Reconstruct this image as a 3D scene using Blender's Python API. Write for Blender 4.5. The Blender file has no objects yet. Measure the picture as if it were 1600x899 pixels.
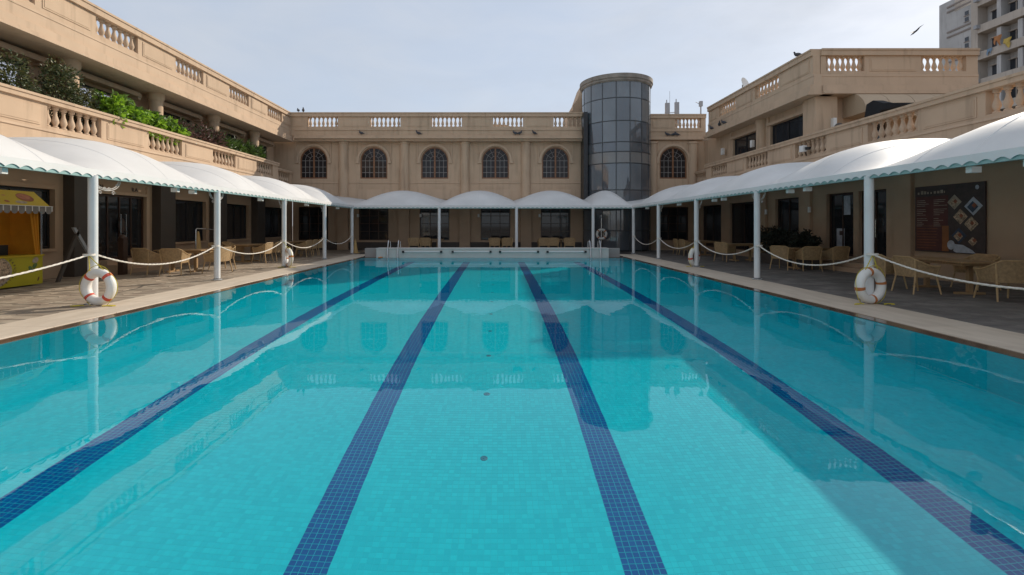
import bpy, bmesh, math, random
import numpy as np
from mathutils import Vector, Matrix, Euler
R = math.radians
PI = math.pi
random.seed(7)
sc = bpy.context.scene
C = sc.collection

# ------------------------------------------------------------------ camera, sky, sun, exposure
cam_d = bpy.data.cameras.new('camera')
cam = bpy.data.objects.new('camera', cam_d)
C.objects.link(cam)
cam.location = (0, 0, 1.55)
cam.rotation_euler = (PI / 2, 0, 0)
cam_d.sensor_width = 36
cam_d.lens = 755 / 1600 * 36
cam_d.shift_x = 23 / 1600
cam_d.shift_y = -96.5 / 1600
cam_d.clip_start = 0.05
cam_d.clip_end = 3000
sc.camera = cam

SUN = Vector((1, 0.99, 0.82)).normalized()
W = bpy.data.worlds.new('World')
sc.world = W
W.use_nodes = True
wn, wl = W.node_tree.nodes, W.node_tree.links
sky = wn.new('ShaderNodeTexSky')
sky.sky_type = 'NISHITA'
sky.sun_disc = False
sky.sun_elevation = math.asin(SUN.z)
sky.sun_rotation = math.atan2(SUN.x, SUN.y)
sky.air_density = 1.0
sky.dust_density = 0.8
sky.ozone_density = 1.6
bg = wn['Background']
# thin high cloud veil: whitens the blue a little, everywhere in the sky
tcw = wn.new('ShaderNodeTexCoord')
mpw = wn.new('ShaderNodeMapping')
mpw.inputs['Scale'].default_value = (1.2, 1.2, 3.5)
nzw = wn.new('ShaderNodeTexNoise')
nzw.inputs['Scale'].default_value = 2.2
nzw.inputs['Detail'].default_value = 7
nzw.inputs['Roughness'].default_value = 0.6
rpw = wn.new('ShaderNodeMapRange')
rpw.inputs['From Min'].default_value = 0.42
rpw.inputs['From Max'].default_value = 0.80
rpw.inputs['To Min'].default_value = 0.86
rpw.inputs['To Max'].default_value = 0.96
mxw = wn.new('ShaderNodeMix')
mxw.data_type = 'RGBA'
wl.new(tcw.outputs['Generated'], mpw.inputs['Vector'])
wl.new(mpw.outputs[0], nzw.inputs['Vector'])
wl.new(nzw.outputs['Fac'], rpw.inputs['Value'])
wl.new(rpw.outputs[0], mxw.inputs['Factor'])
wl.new(sky.outputs[0], mxw.inputs['A'])
nz2 = wn.new('ShaderNodeTexNoise')
nz2.inputs['Scale'].default_value = 3.4
nz2.inputs['Detail'].default_value = 9
nz2.inputs['Roughness'].default_value = 0.58
nz2.inputs['Distortion'].default_value = 0.6
wl.new(mpw.outputs[0], nz2.inputs['Vector'])
rp2 = wn.new('ShaderNodeMapRange')
rp2.inputs['From Min'].default_value = 0.38
rp2.inputs['From Max'].default_value = 0.68
wl.new(nz2.outputs['Fac'], rp2.inputs['Value'])
veil = wn.new('ShaderNodeMix')
veil.data_type = 'RGBA'
veil.inputs['A'].default_value = (2.42, 2.68, 3.10, 1)
veil.inputs['B'].default_value = (2.66, 2.85, 3.16, 1)
wl.new(rp2.outputs[0], veil.inputs['Factor'])
wl.new(veil.outputs['Result'], mxw.inputs['B'])
wl.new(mxw.outputs['Result'], bg.inputs[0])
bg.inputs[1].default_value = 0.13

sun_d = bpy.data.lights.new('sun', 'SUN')
sun_d.energy = 2.4
sun_d.angle = R(0.6)
sun_d.color = (1.0, 0.90, 0.76)
sun = bpy.data.objects.new('sun', sun_d)
C.objects.link(sun)
sun.rotation_euler = SUN.to_track_quat('Z', 'Y').to_euler()
sun_d.cycles.is_caustics_light = True

vs = sc.view_settings
vs.view_transform = 'Standard'
vs.look = 'None'
vs.exposure = 0.80
vs.gamma = 1
sc.cycles.use_denoising = True
sc.cycles.max_bounces = 10
sc.cycles.transparent_max_bounces = 8
sc.cycles.caustics_refractive = True
sc.cycles.caustics_reflective = False
sc.cycles.sample_clamp_indirect = 6.0

# ------------------------------------------------------------------ materials
MATS = {}
def nodes_of(name):
    m = bpy.data.materials.new(name)
    m.use_nodes = True
    return m, m.node_tree.nodes, m.node_tree.links, m.node_tree.nodes['Principled BSDF']
def pmat(name, col, rough=.7, var=.08, scale=2.5, bump=0., bscale=70, metal=0., spec=.5, streak=0., ior=1.5, trans=0., stretch=(1, 1, 1), hue=None, island=0.):
    m, n, l, b = nodes_of(name)
    b.inputs['Roughness'].default_value = rough
    b.inputs['Metallic'].default_value = metal
    b.inputs['Specular IOR Level'].default_value = spec
    b.inputs['IOR'].default_value = ior
    g = n.new('ShaderNodeNewGeometry')
    mp = n.new('ShaderNodeMapping')
    mp.inputs['Scale'].default_value = stretch
    l.new(g.outputs['Position'], mp.inputs['Vector'])
    t = n.new('ShaderNodeTexNoise')
    t.inputs['Scale'].default_value = scale
    t.inputs['Detail'].default_value = 6
    l.new(mp.outputs[0], t.inputs['Vector'])
    mr = n.new('ShaderNodeMapRange')
    mr.inputs['From Min'].default_value = .3
    mr.inputs['From Max'].default_value = .7
    l.new(t.outputs['Fac'], mr.inputs['Value'])
    mx = n.new('ShaderNodeMix')
    mx.data_type = 'RGBA'
    lo = [c * (1 - var) for c in col]
    hi = [min(1, c * (1 + var)) for c in (hue or col)]
    mx.inputs['A'].default_value = (*lo, 1)
    mx.inputs['B'].default_value = (*hi, 1)
    l.new(mr.outputs[0], mx.inputs['Factor'])
    out = mx.outputs['Result']
    if island:
        mi = n.new('ShaderNodeMapRange')
        mi.inputs['To Min'].default_value = 1 - island
        mi.inputs['To Max'].default_value = 1 + island
        oi = n.new('ShaderNodeObjectInfo')
        adi = n.new('ShaderNodeMath'); adi.operation = 'ADD'
        fri = n.new('ShaderNodeMath'); fri.operation = 'FRACT'
        l.new(g.outputs['Random Per Island'], adi.inputs[0]); l.new(oi.outputs['Random'], adi.inputs[1])
        l.new(adi.outputs[0], fri.inputs[0]); l.new(fri.outputs[0], mi.inputs['Value'])
        hv = n.new('ShaderNodeHueSaturation')
        l.new(mi.outputs[0], hv.inputs['Value']); l.new(out, hv.inputs['Color'])
        out = hv.outputs['Color']
    if streak:
        mp2 = n.new('ShaderNodeMapping')
        mp2.inputs['Scale'].default_value = (2.6, 2.6, .28)
        l.new(g.outputs['Position'], mp2.inputs['Vector'])
        t2 = n.new('ShaderNodeTexNoise')
        t2.inputs['Scale'].default_value = 1.6
        t2.inputs['Detail'].default_value = 5
        l.new(mp2.outputs[0], t2.inputs['Vector'])
        m2 = n.new('ShaderNodeMapRange')
        m2.inputs['From Min'].default_value = .52
        m2.inputs['From Max'].default_value = .78
        m2.inputs['To Max'].default_value = streak
        l.new(t2.outputs['Fac'], m2.inputs['Value'])
        mx2 = n.new('ShaderNodeMix')
        mx2.data_type = 'RGBA'
        mx2.inputs['B'].default_value = (col[0] * .35, col[1] * .33, col[2] * .33, 1)
        l.new(out, mx2.inputs['A'])
        l.new(m2.outputs[0], mx2.inputs['Factor'])
        out = mx2.outputs['Result']
    l.new(out, b.inputs['Base Color'])
    if bump:
        t3 = n.new('ShaderNodeTexNoise')
        t3.inputs['Scale'].default_value = bscale
        t3.inputs['Detail'].default_value = 3
        l.new(g.outputs['Position'], t3.inputs['Vector'])
        bp = n.new('ShaderNodeBump')
        bp.inputs['Strength'].default_value = bump
        bp.inputs['Distance'].default_value = .01
        l.new(t3.outputs['Fac'], bp.inputs['Height'])
        l.new(bp.outputs[0], b.inputs['Normal'])
    if trans:
        tr = n.new('ShaderNodeBsdfTranslucent')
        l.new(out, tr.inputs['Color'])
        ms = n.new('ShaderNodeMixShader')
        ms.inputs[0].default_value = trans
        l.new(b.outputs[0], ms.inputs[1])
        l.new(tr.outputs[0], ms.inputs[2])
        l.new(ms.outputs[0], n['Material Output'].inputs[0])
    MATS[name] = m
    return m

def tile_mat(name, a, b_, grout, axes, gw, pitch=.054, rough=.35):
    m, n, l, b = nodes_of(name)
    b.inputs['Roughness'].default_value = rough
    b.inputs['Specular IOR Level'].default_value = .06
    g = n.new('ShaderNodeNewGeometry')
    dv = n.new('ShaderNodeVectorMath'); dv.operation = 'SCALE'; dv.inputs['Scale'].default_value = 1 / pitch
    l.new(g.outputs['Position'], dv.inputs[0])
    sm = n.new('ShaderNodeVectorMath'); sm.operation = 'MULTIPLY'
    sm.inputs[1].default_value = tuple(1.0 if k in axes else 0.0 for k in 'xyz')
    l.new(dv.outputs[0], sm.inputs[0])
    fl = n.new('ShaderNodeVectorMath'); fl.operation = 'FLOOR'
    l.new(sm.outputs[0], fl.inputs[0])
    wnz = n.new('ShaderNodeTexWhiteNoise')
    l.new(fl.outputs[0], wnz.inputs['Vector'])
    big = n.new('ShaderNodeTexNoise'); big.inputs['Scale'].default_value = .8; big.inputs['Detail'].default_value = 4
    l.new(g.outputs['Position'], big.inputs['Vector'])
    ad = n.new('ShaderNodeMath'); ad.operation = 'MULTIPLY_ADD'; ad.inputs[1].default_value = .55
    l.new(wnz.outputs['Value'], ad.inputs[0])
    b2 = n.new('ShaderNodeMath'); b2.operation = 'MULTIPLY'; b2.inputs[1].default_value = .45
    l.new(big.outputs['Fac'], b2.inputs[0]); l.new(b2.outputs[0], ad.inputs[2])
    mx = n.new('ShaderNodeMix'); mx.data_type = 'RGBA'
    mx.inputs['A'].default_value = (*a, 1); mx.inputs['B'].default_value = (*b_, 1)
    l.new(ad.outputs[0], mx.inputs['Factor'])
    fr = n.new('ShaderNodeVectorMath'); fr.operation = 'FRACTION'
    l.new(dv.outputs[0], fr.inputs[0])
    sp = n.new('ShaderNodeSeparateXYZ'); l.new(fr.outputs[0], sp.inputs[0])
    mk = None
    for k in axes:
        lt = n.new('ShaderNodeMath'); lt.operation = 'LESS_THAN'; lt.inputs[1].default_value = gw / pitch
        l.new(sp.outputs['xyz'.index(k)], lt.inputs[0])
        if mk is None: mk = lt
        else:
            mm = n.new('ShaderNodeMath'); mm.operation = 'MAXIMUM'
            l.new(mk.outputs[0], mm.inputs[0]); l.new(lt.outputs[0], mm.inputs[1]); mk = mm
    m3 = n.new('ShaderNodeMix'); m3.data_type = 'RGBA'
    m3.inputs['B'].default_value = (*grout, 1)
    l.new(mk.outputs[0], m3.inputs['Factor']); l.new(mx.outputs['Result'], m3.inputs['A'])
    l.new(m3.outputs['Result'], b.inputs['Base Color'])
    MATS[name] = m
    return m

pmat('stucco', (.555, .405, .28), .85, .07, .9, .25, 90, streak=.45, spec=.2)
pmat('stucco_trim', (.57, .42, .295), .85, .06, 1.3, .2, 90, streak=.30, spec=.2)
pmat('stucco_shaded', (.49, .345, .235), .85, .08, 1.0, .25, 90, spec=.2)  # same wall stucco, colour darkened to carry the shade under the canopies
pmat('pillar_dark', (.075, .062, .052), .6, .1, 1.5, .2, 60)
pmat('glass_dark', (.022, .024, .028), .04, .15, .7, ior=1.55)
pmat('cap_grey', (.30, .26, .22), .8, .25, 2, .2, 40, streak=.5)
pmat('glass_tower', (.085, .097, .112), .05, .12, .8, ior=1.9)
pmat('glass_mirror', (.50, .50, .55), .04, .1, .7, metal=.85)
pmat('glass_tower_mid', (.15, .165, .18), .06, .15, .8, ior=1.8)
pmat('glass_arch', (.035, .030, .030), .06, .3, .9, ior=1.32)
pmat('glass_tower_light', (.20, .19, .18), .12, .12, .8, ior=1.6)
pmat('tower_mullion', (.075, .08, .085), .4, .1, 3)
pmat('mullion', (.035, .035, .037), .4, .1, 3, metal=.4)
pmat('wood_frame', (.25, .115, .055), .5, .2, 6, .1, 60)
pmat('glazing_bar', (.34, .31, .29), .5, .05, 4)
pmat('door_wood', (.055, .028, .018), .4, .2, 5, .1, 50, stretch=(6, 6, .6))
pmat('canopy_fabric', (.83, .82, .80), .55, .07, .9, .10, 5, trans=.24, spec=.3)
pmat('valance', (.78, .76, .74), .6, .04, 2, spec=.3)
pmat('teal_paint', (.30, .46, .44), .45, .06, 3)
pmat('post_white', (.72, .72, .71), .35, .05, 2.5)
pmat('black_iron', (.02, .02, .02), .5, .1, 5)
pmat('wrought_white', (.55, .50, .46), .5, .1, 5)
pmat('coping_stone', (.56, .46, .35), .75, .16, 1.6, .25, 50, stretch=(3.5, .7, 1), hue=(.50, .42, .33), island=.06)
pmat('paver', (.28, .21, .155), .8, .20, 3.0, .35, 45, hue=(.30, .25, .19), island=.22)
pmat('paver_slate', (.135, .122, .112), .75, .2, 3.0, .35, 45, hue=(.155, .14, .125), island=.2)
pmat('deck_joint', (.07, .058, .048), .9, .2, 5)
pmat('ledge_stone', (.13, .088, .06), .10, .25, 3, .015, 30, ior=1.6)
pmat('end_wall', (.62, .58, .53), .4, .06, 1.6, .05, 40)
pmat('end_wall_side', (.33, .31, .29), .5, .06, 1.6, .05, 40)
pmat('steel', (.62, .63, .64), .18, .05, 3, metal=1)
pmat('rope_white', (.74, .68, .60), .9, .12, 25)
pmat('rope_yellow', (.62, .50, .05), .8, .15, 15)
pmat('ring_white', (.78, .75, .70), .45, .05, 4, .03, 40)
pmat('ring_red', (.62, .085, .045), .5, .1, 6)
pmat('ring_orange', (.50, .17, .05), .5, .1, 6)
pmat('wicker', (.40, .265, .135), .65, .22, 18, .5, 150)
pmat('wicker_frame', (.50, .33, .16), .5, .15, 10)
pmat('table_wood', (.36, .225, .11), .5, .2, 3, .1, 40, stretch=(1, 8, 1))
pmat('yellow_print', (.50, .36, .012), .5, .06, 2)
pmat('green_yellow_print', (.42, .36, .012), .5, .10, 1.5)
pmat('orange_cloth', (.56, .23, .01), .8, .1, 3)
pmat('grey_cloth', (.22, .20, .19), .8, .1, 6)
pmat('white_trim', (.72, .70, .68), .7, .05, 4)
pmat('print_brown', (.28, .085, .04), .6, .3, 9)
pmat('print_rust', (.40, .15, .08), .6, .2, 9)
pmat('print_dark', (.065, .045, .04), .6, .2, 8)
pmat('print_maroon', (.105, .032, .026), .6, .2, 4)
pmat('print_orange', (.30, .11, .035), .6, .2, 4)
pmat('print_cream', (.36, .29, .22), .6, .25, 14)
pmat('print_grey', (.45, .47, .52), .6, .2, 9)
pmat('print_blue', (.05, .065, .10), .6, .3, 9)
pmat('print_green', (.10, .17, .05), .6, .3, 12)
pmat('print_food', (.30, .20, .13), .6, .75, 22, hue=(.42, .30, .20))
pmat('lamp_white', (.78, .77, .74), .4, .04, 4)
pmat('leaf_dark', (.06, .08, .028), .5, .35, 9, trans=.2)
pmat('leaf_olive', (.13, .13, .045), .5, .35, 9, trans=.2)
pmat('leaf_bright', (.26, .44, .035), .45, .25, 7, trans=.38)
pmat('leaf_purple', (.16, .085, .07), .5, .35, 9, trans=.2)
pmat('leaf_green', (.11, .19, .035), .45, .3, 8, trans=.3)
pmat('leaf_black', (.016, .020, .010), .6, .4, 8)
pmat('stem', (.10, .07, .045), .8, .2, 12)
pmat('bird_grey', (.06, .06, .07), .7, .3, 30)
pmat('concrete_far', (.50, .49, .48), .9, .12, .35, streak=.35)
pmat('concrete_cream', (.50, .44, .38), .9, .10, .4, streak=.35)
pmat('far_glass', (.05, .055, .065), .15, .3, .8)
pmat('far_trim', (.30, .26, .24), .9, .1, 1)
pmat('laundry_orange', (.45, .20, .08), .9, .1, 3)
pmat('laundry_yellow', (.55, .40, .10), .9, .1, 3)
pmat('laundry_blue', (.20, .30, .42), .9, .1, 3)
pmat('awning_tan', (.50, .38, .26), .7, .06, 1.0, .1, 30)
pmat('black_cloth', (.012, .012, .014), .9, .2, 6)
pmat('ground_earth', (.20, .17, .14), .9, .2, .3)
pmat('cone_tan', (.55, .36, .14), .6, .1, 5)
pmat('antenna_grey', (.36, .37, .39), .5, .1, 4)
A0, A1, GR = (.001, .60, .71), (.008, .79, .88), (.004, .69, .79)
tile_mat('tile_aqua', A0, A1, GR, 'xy', .004)
tile_mat('tile_aqua_x', A0, A1, GR, 'yz', .004)
tile_mat('tile_aqua_y', A0, A1, GR, 'xz', .004)
tile_mat('tile_blue', (.0, .105, .34), (.0, .145, .42), (.002, .42, .56), 'xy', .0045)
pmat('grout', (.004, .68, .78), .8, .1, 3)
pmat('inlet', (.0, .24, .33), .4, .1, 5)

wm, n_, l_, b_ = nodes_of('pool_water')
n_.remove(b_)
gl = n_.new('ShaderNodeBsdfGlass')
gl.inputs['IOR'].default_value = 1.333
gl.inputs['Roughness'].default_value = 0
gl.inputs['Color'].default_value = (.97, .99, 1, 1)
geo = n_.new('ShaderNodeNewGeometry')
mpp = n_.new('ShaderNodeMapping')
mpp.inputs['Scale'].default_value = (1, .55, 1)
l_.new(geo.outputs['Position'], mpp.inputs['Vector'])
nz1 = n_.new('ShaderNodeTexNoise'); nz1.inputs['Scale'].default_value = 3.0; nz1.inputs['Detail'].default_value = 3; nz1.inputs['Roughness'].default_value = .45
l_.new(mpp.outputs[0], nz1.inputs['Vector'])
bmp = n_.new('ShaderNodeBump'); bmp.inputs['Strength'].default_value = 1.0; bmp.inputs['Distance'].default_value = .0014
l_.new(nz1.outputs['Fac'], bmp.inputs['Height'])
l_.new(bmp.outputs[0], gl.inputs['Normal'])
rf = n_.new('ShaderNodeBsdfRefraction')
rf.inputs['IOR'].default_value = 1.333
rf.inputs['Roughness'].default_value = 0
rf.inputs['Color'].default_value = (.97, .99, 1, 1)
l_.new(bmp.outputs[0], rf.inputs['Normal'])
mxs = n_.new('ShaderNodeMixShader')
mxs.inputs[0].default_value = .22
l_.new(gl.outputs[0], mxs.inputs[1])
l_.new(rf.outputs[0], mxs.inputs[2])
l_.new(mxs.outputs[0], n_['Material Output'].inputs[0])
MATS['pool_water'] = wm

# ------------------------------------------------------------------ mesh helpers
class MB:
    def __init__(s): s.v, s.f = [], []
    def add(s, vs, fs):
        k = len(s.v); s.v += [tuple(p) for p in vs]; s.f += [tuple(i + k for i in f) for f in fs]; return s
    def box(s, x0, x1, y0, y1, z0, z1, M=None):
        p = [(x, y, z) for z in (z0, z1) for y in (y0, y1) for x in (x0, x1)]
        if M: p = [M(*q) for q in p]
        return s.add(p, [(0, 2, 3, 1), (4, 5, 7, 6), (0, 1, 5, 4), (1, 3, 7, 5), (3, 2, 6, 7), (2, 0, 4, 6)])
    def quad(s, a, b, c, d): return s.add([a, b, c, d], [(0, 1, 2, 3)])
    def poly(s, pts): return s.add(pts, [tuple(range(len(pts)))])
    def prism(s, outline, M, d0, d1):
        n = len(outline)
        p = [M(u, d0, z) for u, z in outline] + [M(u, d1, z) for u, z in outline]
        return s.add(p, [tuple(range(n)), tuple(range(2 * n - 1, n - 1, -1))] + [(i, i + n, (i + 1) % n + n, (i + 1) % n) for i in range(n)])
    def lathe(s, prof, c=(0, 0, 0), seg=10, cap=True):
        k = len(s.v)
        for r, z in prof:
            for i in range(seg):
                a = 2 * PI * i / seg
                s.v.append((c[0] + r * math.cos(a), c[1] + r * math.sin(a), c[2] + z))
        for j in range(len(prof) - 1):
            for i in range(seg):
                i2 = (i + 1) % seg
                s.f.append((k + j * seg + i, k + j * seg + i2, k + (j + 1) * seg + i2, k + (j + 1) * seg + i))
        if cap:
            s.f.append(tuple(k + i for i in reversed(range(seg))))
            s.f.append(tuple(k + (len(prof) - 1) * seg + i for i in range(seg)))
        return s
    def tube(s, pts, r, seg=6, closed=False, radii=None):
        pts = [Vector(p) for p in pts]
        n = len(pts); k = len(s.v)
        prev = None
        for i, p in enumerate(pts):
            if closed: t = pts[(i + 1) % n] - pts[i - 1]
            else: t = pts[min(i + 1, n - 1)] - pts[max(i - 1, 0)]
            t.normalize()
            if prev is None:
                a = Vector((0, 0, 1)) if abs(t.z) < .9 else Vector((1, 0, 0))
            else: a = prev
            u = (a - t * a.dot(t)).normalized(); w = t.cross(u); prev = u
            rr = radii[i] if radii else r
            for j in range(seg):
                q = 2 * PI * j / seg
                s.v.append(tuple(p + u * (rr * math.cos(q)) + w * (rr * math.sin(q))))
        for i in range(n if closed else n - 1):
            i2 = (i + 1) % n
            for j in range(seg):
                j2 = (j + 1) % seg
                s.f.append((k + i * seg + j, k + i * seg + j2, k + i2 * seg + j2, k + i2 * seg + j))
        if not closed:
            s.f.append(tuple(k + j for j in reversed(range(seg))))
            s.f.append(tuple(k + (n - 1) * seg + j for j in range(seg)))
        return s
    def grid(s, fn, nu, nv):
        k = len(s.v)
        for j in range(nv + 1):
            for i in range(nu + 1):
                s.v.append(tuple(fn(i / nu, j / nv)))
        for j in range(nv):
            for i in range(nu):
                a = k + j * (nu + 1) + i
                s.f.append((a, a + 1, a + nu + 2, a + nu + 1))
        return s
    def mesh(s, name, mat, smooth=False, fix=True):
        me = bpy.data.meshes.new(name)
        me.from_pydata(s.v, [], s.f)
        if fix:
            bm = bmesh.new(); bm.from_mesh(me)
            bmesh.ops.recalc_face_normals(bm, faces=bm.faces)
            bm.to_mesh(me); bm.free()
        if mat: me.materials.append(MATS[mat])
        if smooth:
            me.polygons.foreach_set('use_smooth', [True] * len(me.polygons))
            if smooth != 'all': me.set_sharp_from_angle(angle=R(38))
        return me
    def build(s, name, mat, parent=None, smooth=False, fix=True):
        return link(name, s.mesh(name, mat, smooth, fix), parent)

def link(name, data, parent=None, loc=None):
    o = bpy.data.objects.new(name, data)
    C.objects.link(o)
    if loc is not None: o.location = loc
    if parent is not None: own(o, parent)
    return o
def own(o, parent):
    """parent keeping the child's coordinates as world coordinates (roots here are translated only)"""
    o.parent = parent
    q = parent
    wm_ = Matrix.Identity(4)
    chain = []
    while q is not None: chain.append(q); q = q.parent
    for q in reversed(chain):
        wm_ = wm_ @ q.matrix_parent_inverse @ q.matrix_basis
    o.matrix_parent_inverse = wm_.inverted()
def tag(o, label, cat, group=None, kind=None):
    if label: o['label'] = label
    if cat: o['category'] = cat
    if group: o['group'] = group
    if kind: o['kind'] = kind
    return o
def root(name, loc, label, cat, group=None):
    return tag(link(name, None, None, loc), label, cat, group)
def struct(o): o['kind'] = 'structure'; return o
def stuff(o): o['kind'] = 'stuff'; return o
def dup(src, name, loc, rotz, label, scale=None):
    r = src.copy(); r.name = name; C.objects.link(r); r.location = loc; r.rotation_euler = (0, 0, rotz); r['label'] = label
    if scale: r.scale = scale
    for ch in src.children:
        c = ch.copy(); C.objects.link(c); c.parent = r
        for g in ch.children:
            d = g.copy(); C.objects.link(d); d.parent = c
    return r
def wet(o): o.cycles.is_caustics_receiver = True; return o

def text_mesh(name, s, size, mat, parent, M, extrude=.004, align='LEFT'):
    cu = bpy.data.curves.new(name, 'FONT'); cu.body = s; cu.size = size; cu.extrude = extrude; cu.align_x = align
    to = bpy.data.objects.new('tmp_text', cu); C.objects.link(to)
    dg = bpy.context.evaluated_depsgraph_get()
    me = bpy.data.meshes.new_from_object(to.evaluated_get(dg))
    bpy.data.objects.remove(to)
    me.transform(M); me.materials.clear(); me.materials.append(MATS[mat])
    return link(name, me, parent)

# ------------------------------------------------------------------ key dimensions
XL, XR, YB = -13.13, 12.8, 30.6             # faces of the roof parapets: left wing, right wing, back wing
BL, BR = -12.65, 12.38                      # faces of the balcony parapets
EL, ER, EB = -7.95, 7.5, 26.6               # eave / post lines
P0, P1, PY0, PY1 = -6.8, 6.4, 0.6, 23.8     # inner edges of the coping, ends of the pool
WX0, WX1 = -6.56, 6.17                       # submerged pool walls
ZW, ZF = -0.018, -2.03                       # water level, pool floor
ML = lambda u, d, z: (XL + d, u, z)         # left wing: u along Y, d out from the face
MR = lambda u, d, z: (XR - d, u, z)
MBk = lambda u, d, z: (u, YB - d, z)
MF = lambda u, d, z: (u, 19.6 - d, z)       # front end of the right wing
MBL = lambda u, d, z: (BL + d, u, z)
MBR = lambda u, d, z: (BR - d, u, z)

# ------------------------------------------------------------------ ground, decks, pool shell
g = MB()
X0, X1, Y0, Y1 = -7.75, 7.47, .1, 24.75
for a in ((-900, X0, -900, 1500), (X1, 900, -900, 1500), (X0, X1, -900, Y0), (X0, X1, Y1, 1500)):
    g.quad((a[0], a[2], -.06), (a[1], a[2], -.06), (a[1], a[3], -.06), (a[0], a[3], -.06))
struct(g.build('ground', 'ground_earth'))

def paved(name, x0, x1, y0, y1, px, py, key, keep=300, pm='paver'):
    """deck bed with a running bond of separate pavers; the ones that show largest are objects, the rest one mesh"""
    bed = struct(MB().box(x0, x1, y0, y1, -.055, -.012).build(name, 'deck_joint'))
    spots = []
    nx = int(round((x1 - x0) / px)); px = (x1 - x0) / nx
    for i in range(nx):
        y = y0 - (i % 2) * py / 2
        while y < y1 - .02:
            a, b = max(y, y0), min(y + py, y1)
            if b - a > .05: spots.append((x0 + (i + .5) * px, (a + b) / 2, b - a, px))
            y += py
    spots.sort(key=lambda s: key(s[0], s[1]))
    meshes = {}
    rest = MB()
    rnd = random.Random(3)
    for k, (cx, cy, ly, lx) in enumerate(spots):
        dz = rnd.uniform(-.003, .003)
        h, w = lx / 2 - .009, ly / 2 - .009
        if k < keep:
            q = (round(lx, 3), round(ly, 3))
            if q not in meshes:
                m = MB()
                e = .008
                m.add([(-h, -w, -.02), (h, -w, -.02), (h, w, -.02), (-h, w, -.02), (-h, -w, -e), (h, -w, -e), (h, w, -e), (-h, w, -e),
                       (-h + e, -w + e, 0), (h - e, -w + e, 0), (h - e, w - e, 0), (-h + e, w - e, 0)],
                      [(0, 1, 5, 4), (1, 2, 6, 5), (2, 3, 7, 6), (3, 0, 4, 7), (4, 5, 9, 8), (5, 6, 10, 9), (6, 7, 11, 10), (7, 4, 8, 11), (8, 9, 10, 11)])
                meshes[q] = m.mesh('paver', pm, fix=False)
            link('paver', meshes[q], bed, (cx, cy, dz))
        else:
            rest.box(cx - h, cx + h, cy - w, cy + w, -.02, dz)
    if rest.v: stuff(rest.build('far_pavers', pm, bed))
    return bed
paved('left_deck', -13.1, -7.8, 6.5, 30.9, .59, .30, lambda x, y: (abs(x + 8.6) * .6 + abs(y - 10)))
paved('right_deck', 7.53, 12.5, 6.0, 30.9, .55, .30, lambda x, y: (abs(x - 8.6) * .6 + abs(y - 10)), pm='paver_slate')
struct(MB().box(-7.8, 7.53, 24.6, 30.9, -.055, 0).build('back_deck', 'deck_joint'))
struct(MB().box(-13.1, 12.5, -8, .1, -.055, 0).build('near_deck', 'paver'))
struct(MB().box(-13.1, -7.8, -8, 6.49, -.054, -.002).build('left_deck_near', 'paver'))
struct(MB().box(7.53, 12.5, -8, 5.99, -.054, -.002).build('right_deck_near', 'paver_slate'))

cop = struct(MB().box(-7.79, P0 - .01, .1, 26.2, -.30, -.04).box(P1 + .01, 7.52, .1, 26.2, -.30, -.04).box(P0 - .01, P1 + .01, .1, PY0, -.30, -.002).build('pool_coping', 'deck_joint'))
for xa, xb in ((-7.795, P0), (P1, 7.525)):
    y = .1
    rr = random.Random(int(xa * 10))
    while y < 26.1:
        L_ = min(1.22, 26.2 - y)
        j = rr.uniform(-.006, .006)
        m = MB()
        a, b, c, d, e = xa + .003, xb + j, y + .003, y + L_ - .003, .012
        m.add([(a, c, -.04), (b, c, -.04), (b, d, -.04), (a, d, -.04), (a, c, .002), (b, c, .002 - e), (b, d, .002 - e), (a, d, .002), (a + e, c, .004), (b - e, c, .004), (b - e, d, .004), (a + e, d, .004)],
              [(0, 1, 5, 4), (1, 2, 6, 5), (2, 3, 7, 6), (3, 0, 4, 7), (4, 5, 9, 8), (5, 6, 10, 9), (6, 7, 11, 10), (7, 4, 8, 11), (8, 9, 10, 11)])
        m.build('coping_slab', 'coping_stone', cop, fix=False)
        y += L_
# ledge just under the water on both long sides
for xa, xb in ((P0, WX0), (WX1, P1)):
    wet(struct(MB().box(xa, xb, PY0, PY1, -.03, -.006).build('pool_ledge', 'ledge_stone')))
pit = .054
wet(struct(MB().quad((WX0, PY0, ZF), (WX0, PY1, ZF), (WX0, PY1, -.031), (WX0, PY0, -.031)).build('pool_wall_left', 'tile_aqua_x', fix=False)))
wet(struct(MB().quad((WX1, PY1, ZF), (WX1, PY0, ZF), (WX1, PY0, -.031), (WX1, PY1, -.031)).build('pool_wall_right', 'tile_aqua_x', fix=False)))
wet(struct(MB().quad((WX0, PY1, ZF), (WX1, PY1, ZF), (WX1, PY1, -.25), (WX0, PY1, -.25)).build('pool_wall_far', 'tile_aqua_y', fix=False)))
wet(struct(MB().quad((P1, PY0, ZF), (P0, PY0, ZF), (P0, PY0, -.002), (P1, PY0, -.002)).build('pool_wall_near', 'tile_aqua_y', fix=False)))
YN = round(8.1 / pit) * pit
pf = wet(struct(MB().quad((WX0, PY0, ZF - .0015), (WX1, PY0, ZF - .0015), (WX1, YN, ZF - .0015), (WX0, YN, ZF - .0015)).build('pool_floor', 'grout', fix=False)))
wet(MB().quad((WX0, YN, ZF), (WX1, YN, ZF), (WX1, PY1, ZF), (WX0, PY1, ZF)).build('mosaic_field', 'tile_aqua', pf, fix=False))
lanes = [round((c - 3 * pit) / pit) for c in (-4.08, -1.46, 1.16, 3.78)]
for k in lanes:
    wet(MB().quad((k * pit, YN, ZF + .003), ((k + 6) * pit, YN, ZF + .003), ((k + 6) * pit, 23.1, ZF + .003), (k * pit, 23.1, ZF + .003)).build('lane_line', 'tile_blue', pf, fix=False))
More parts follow.
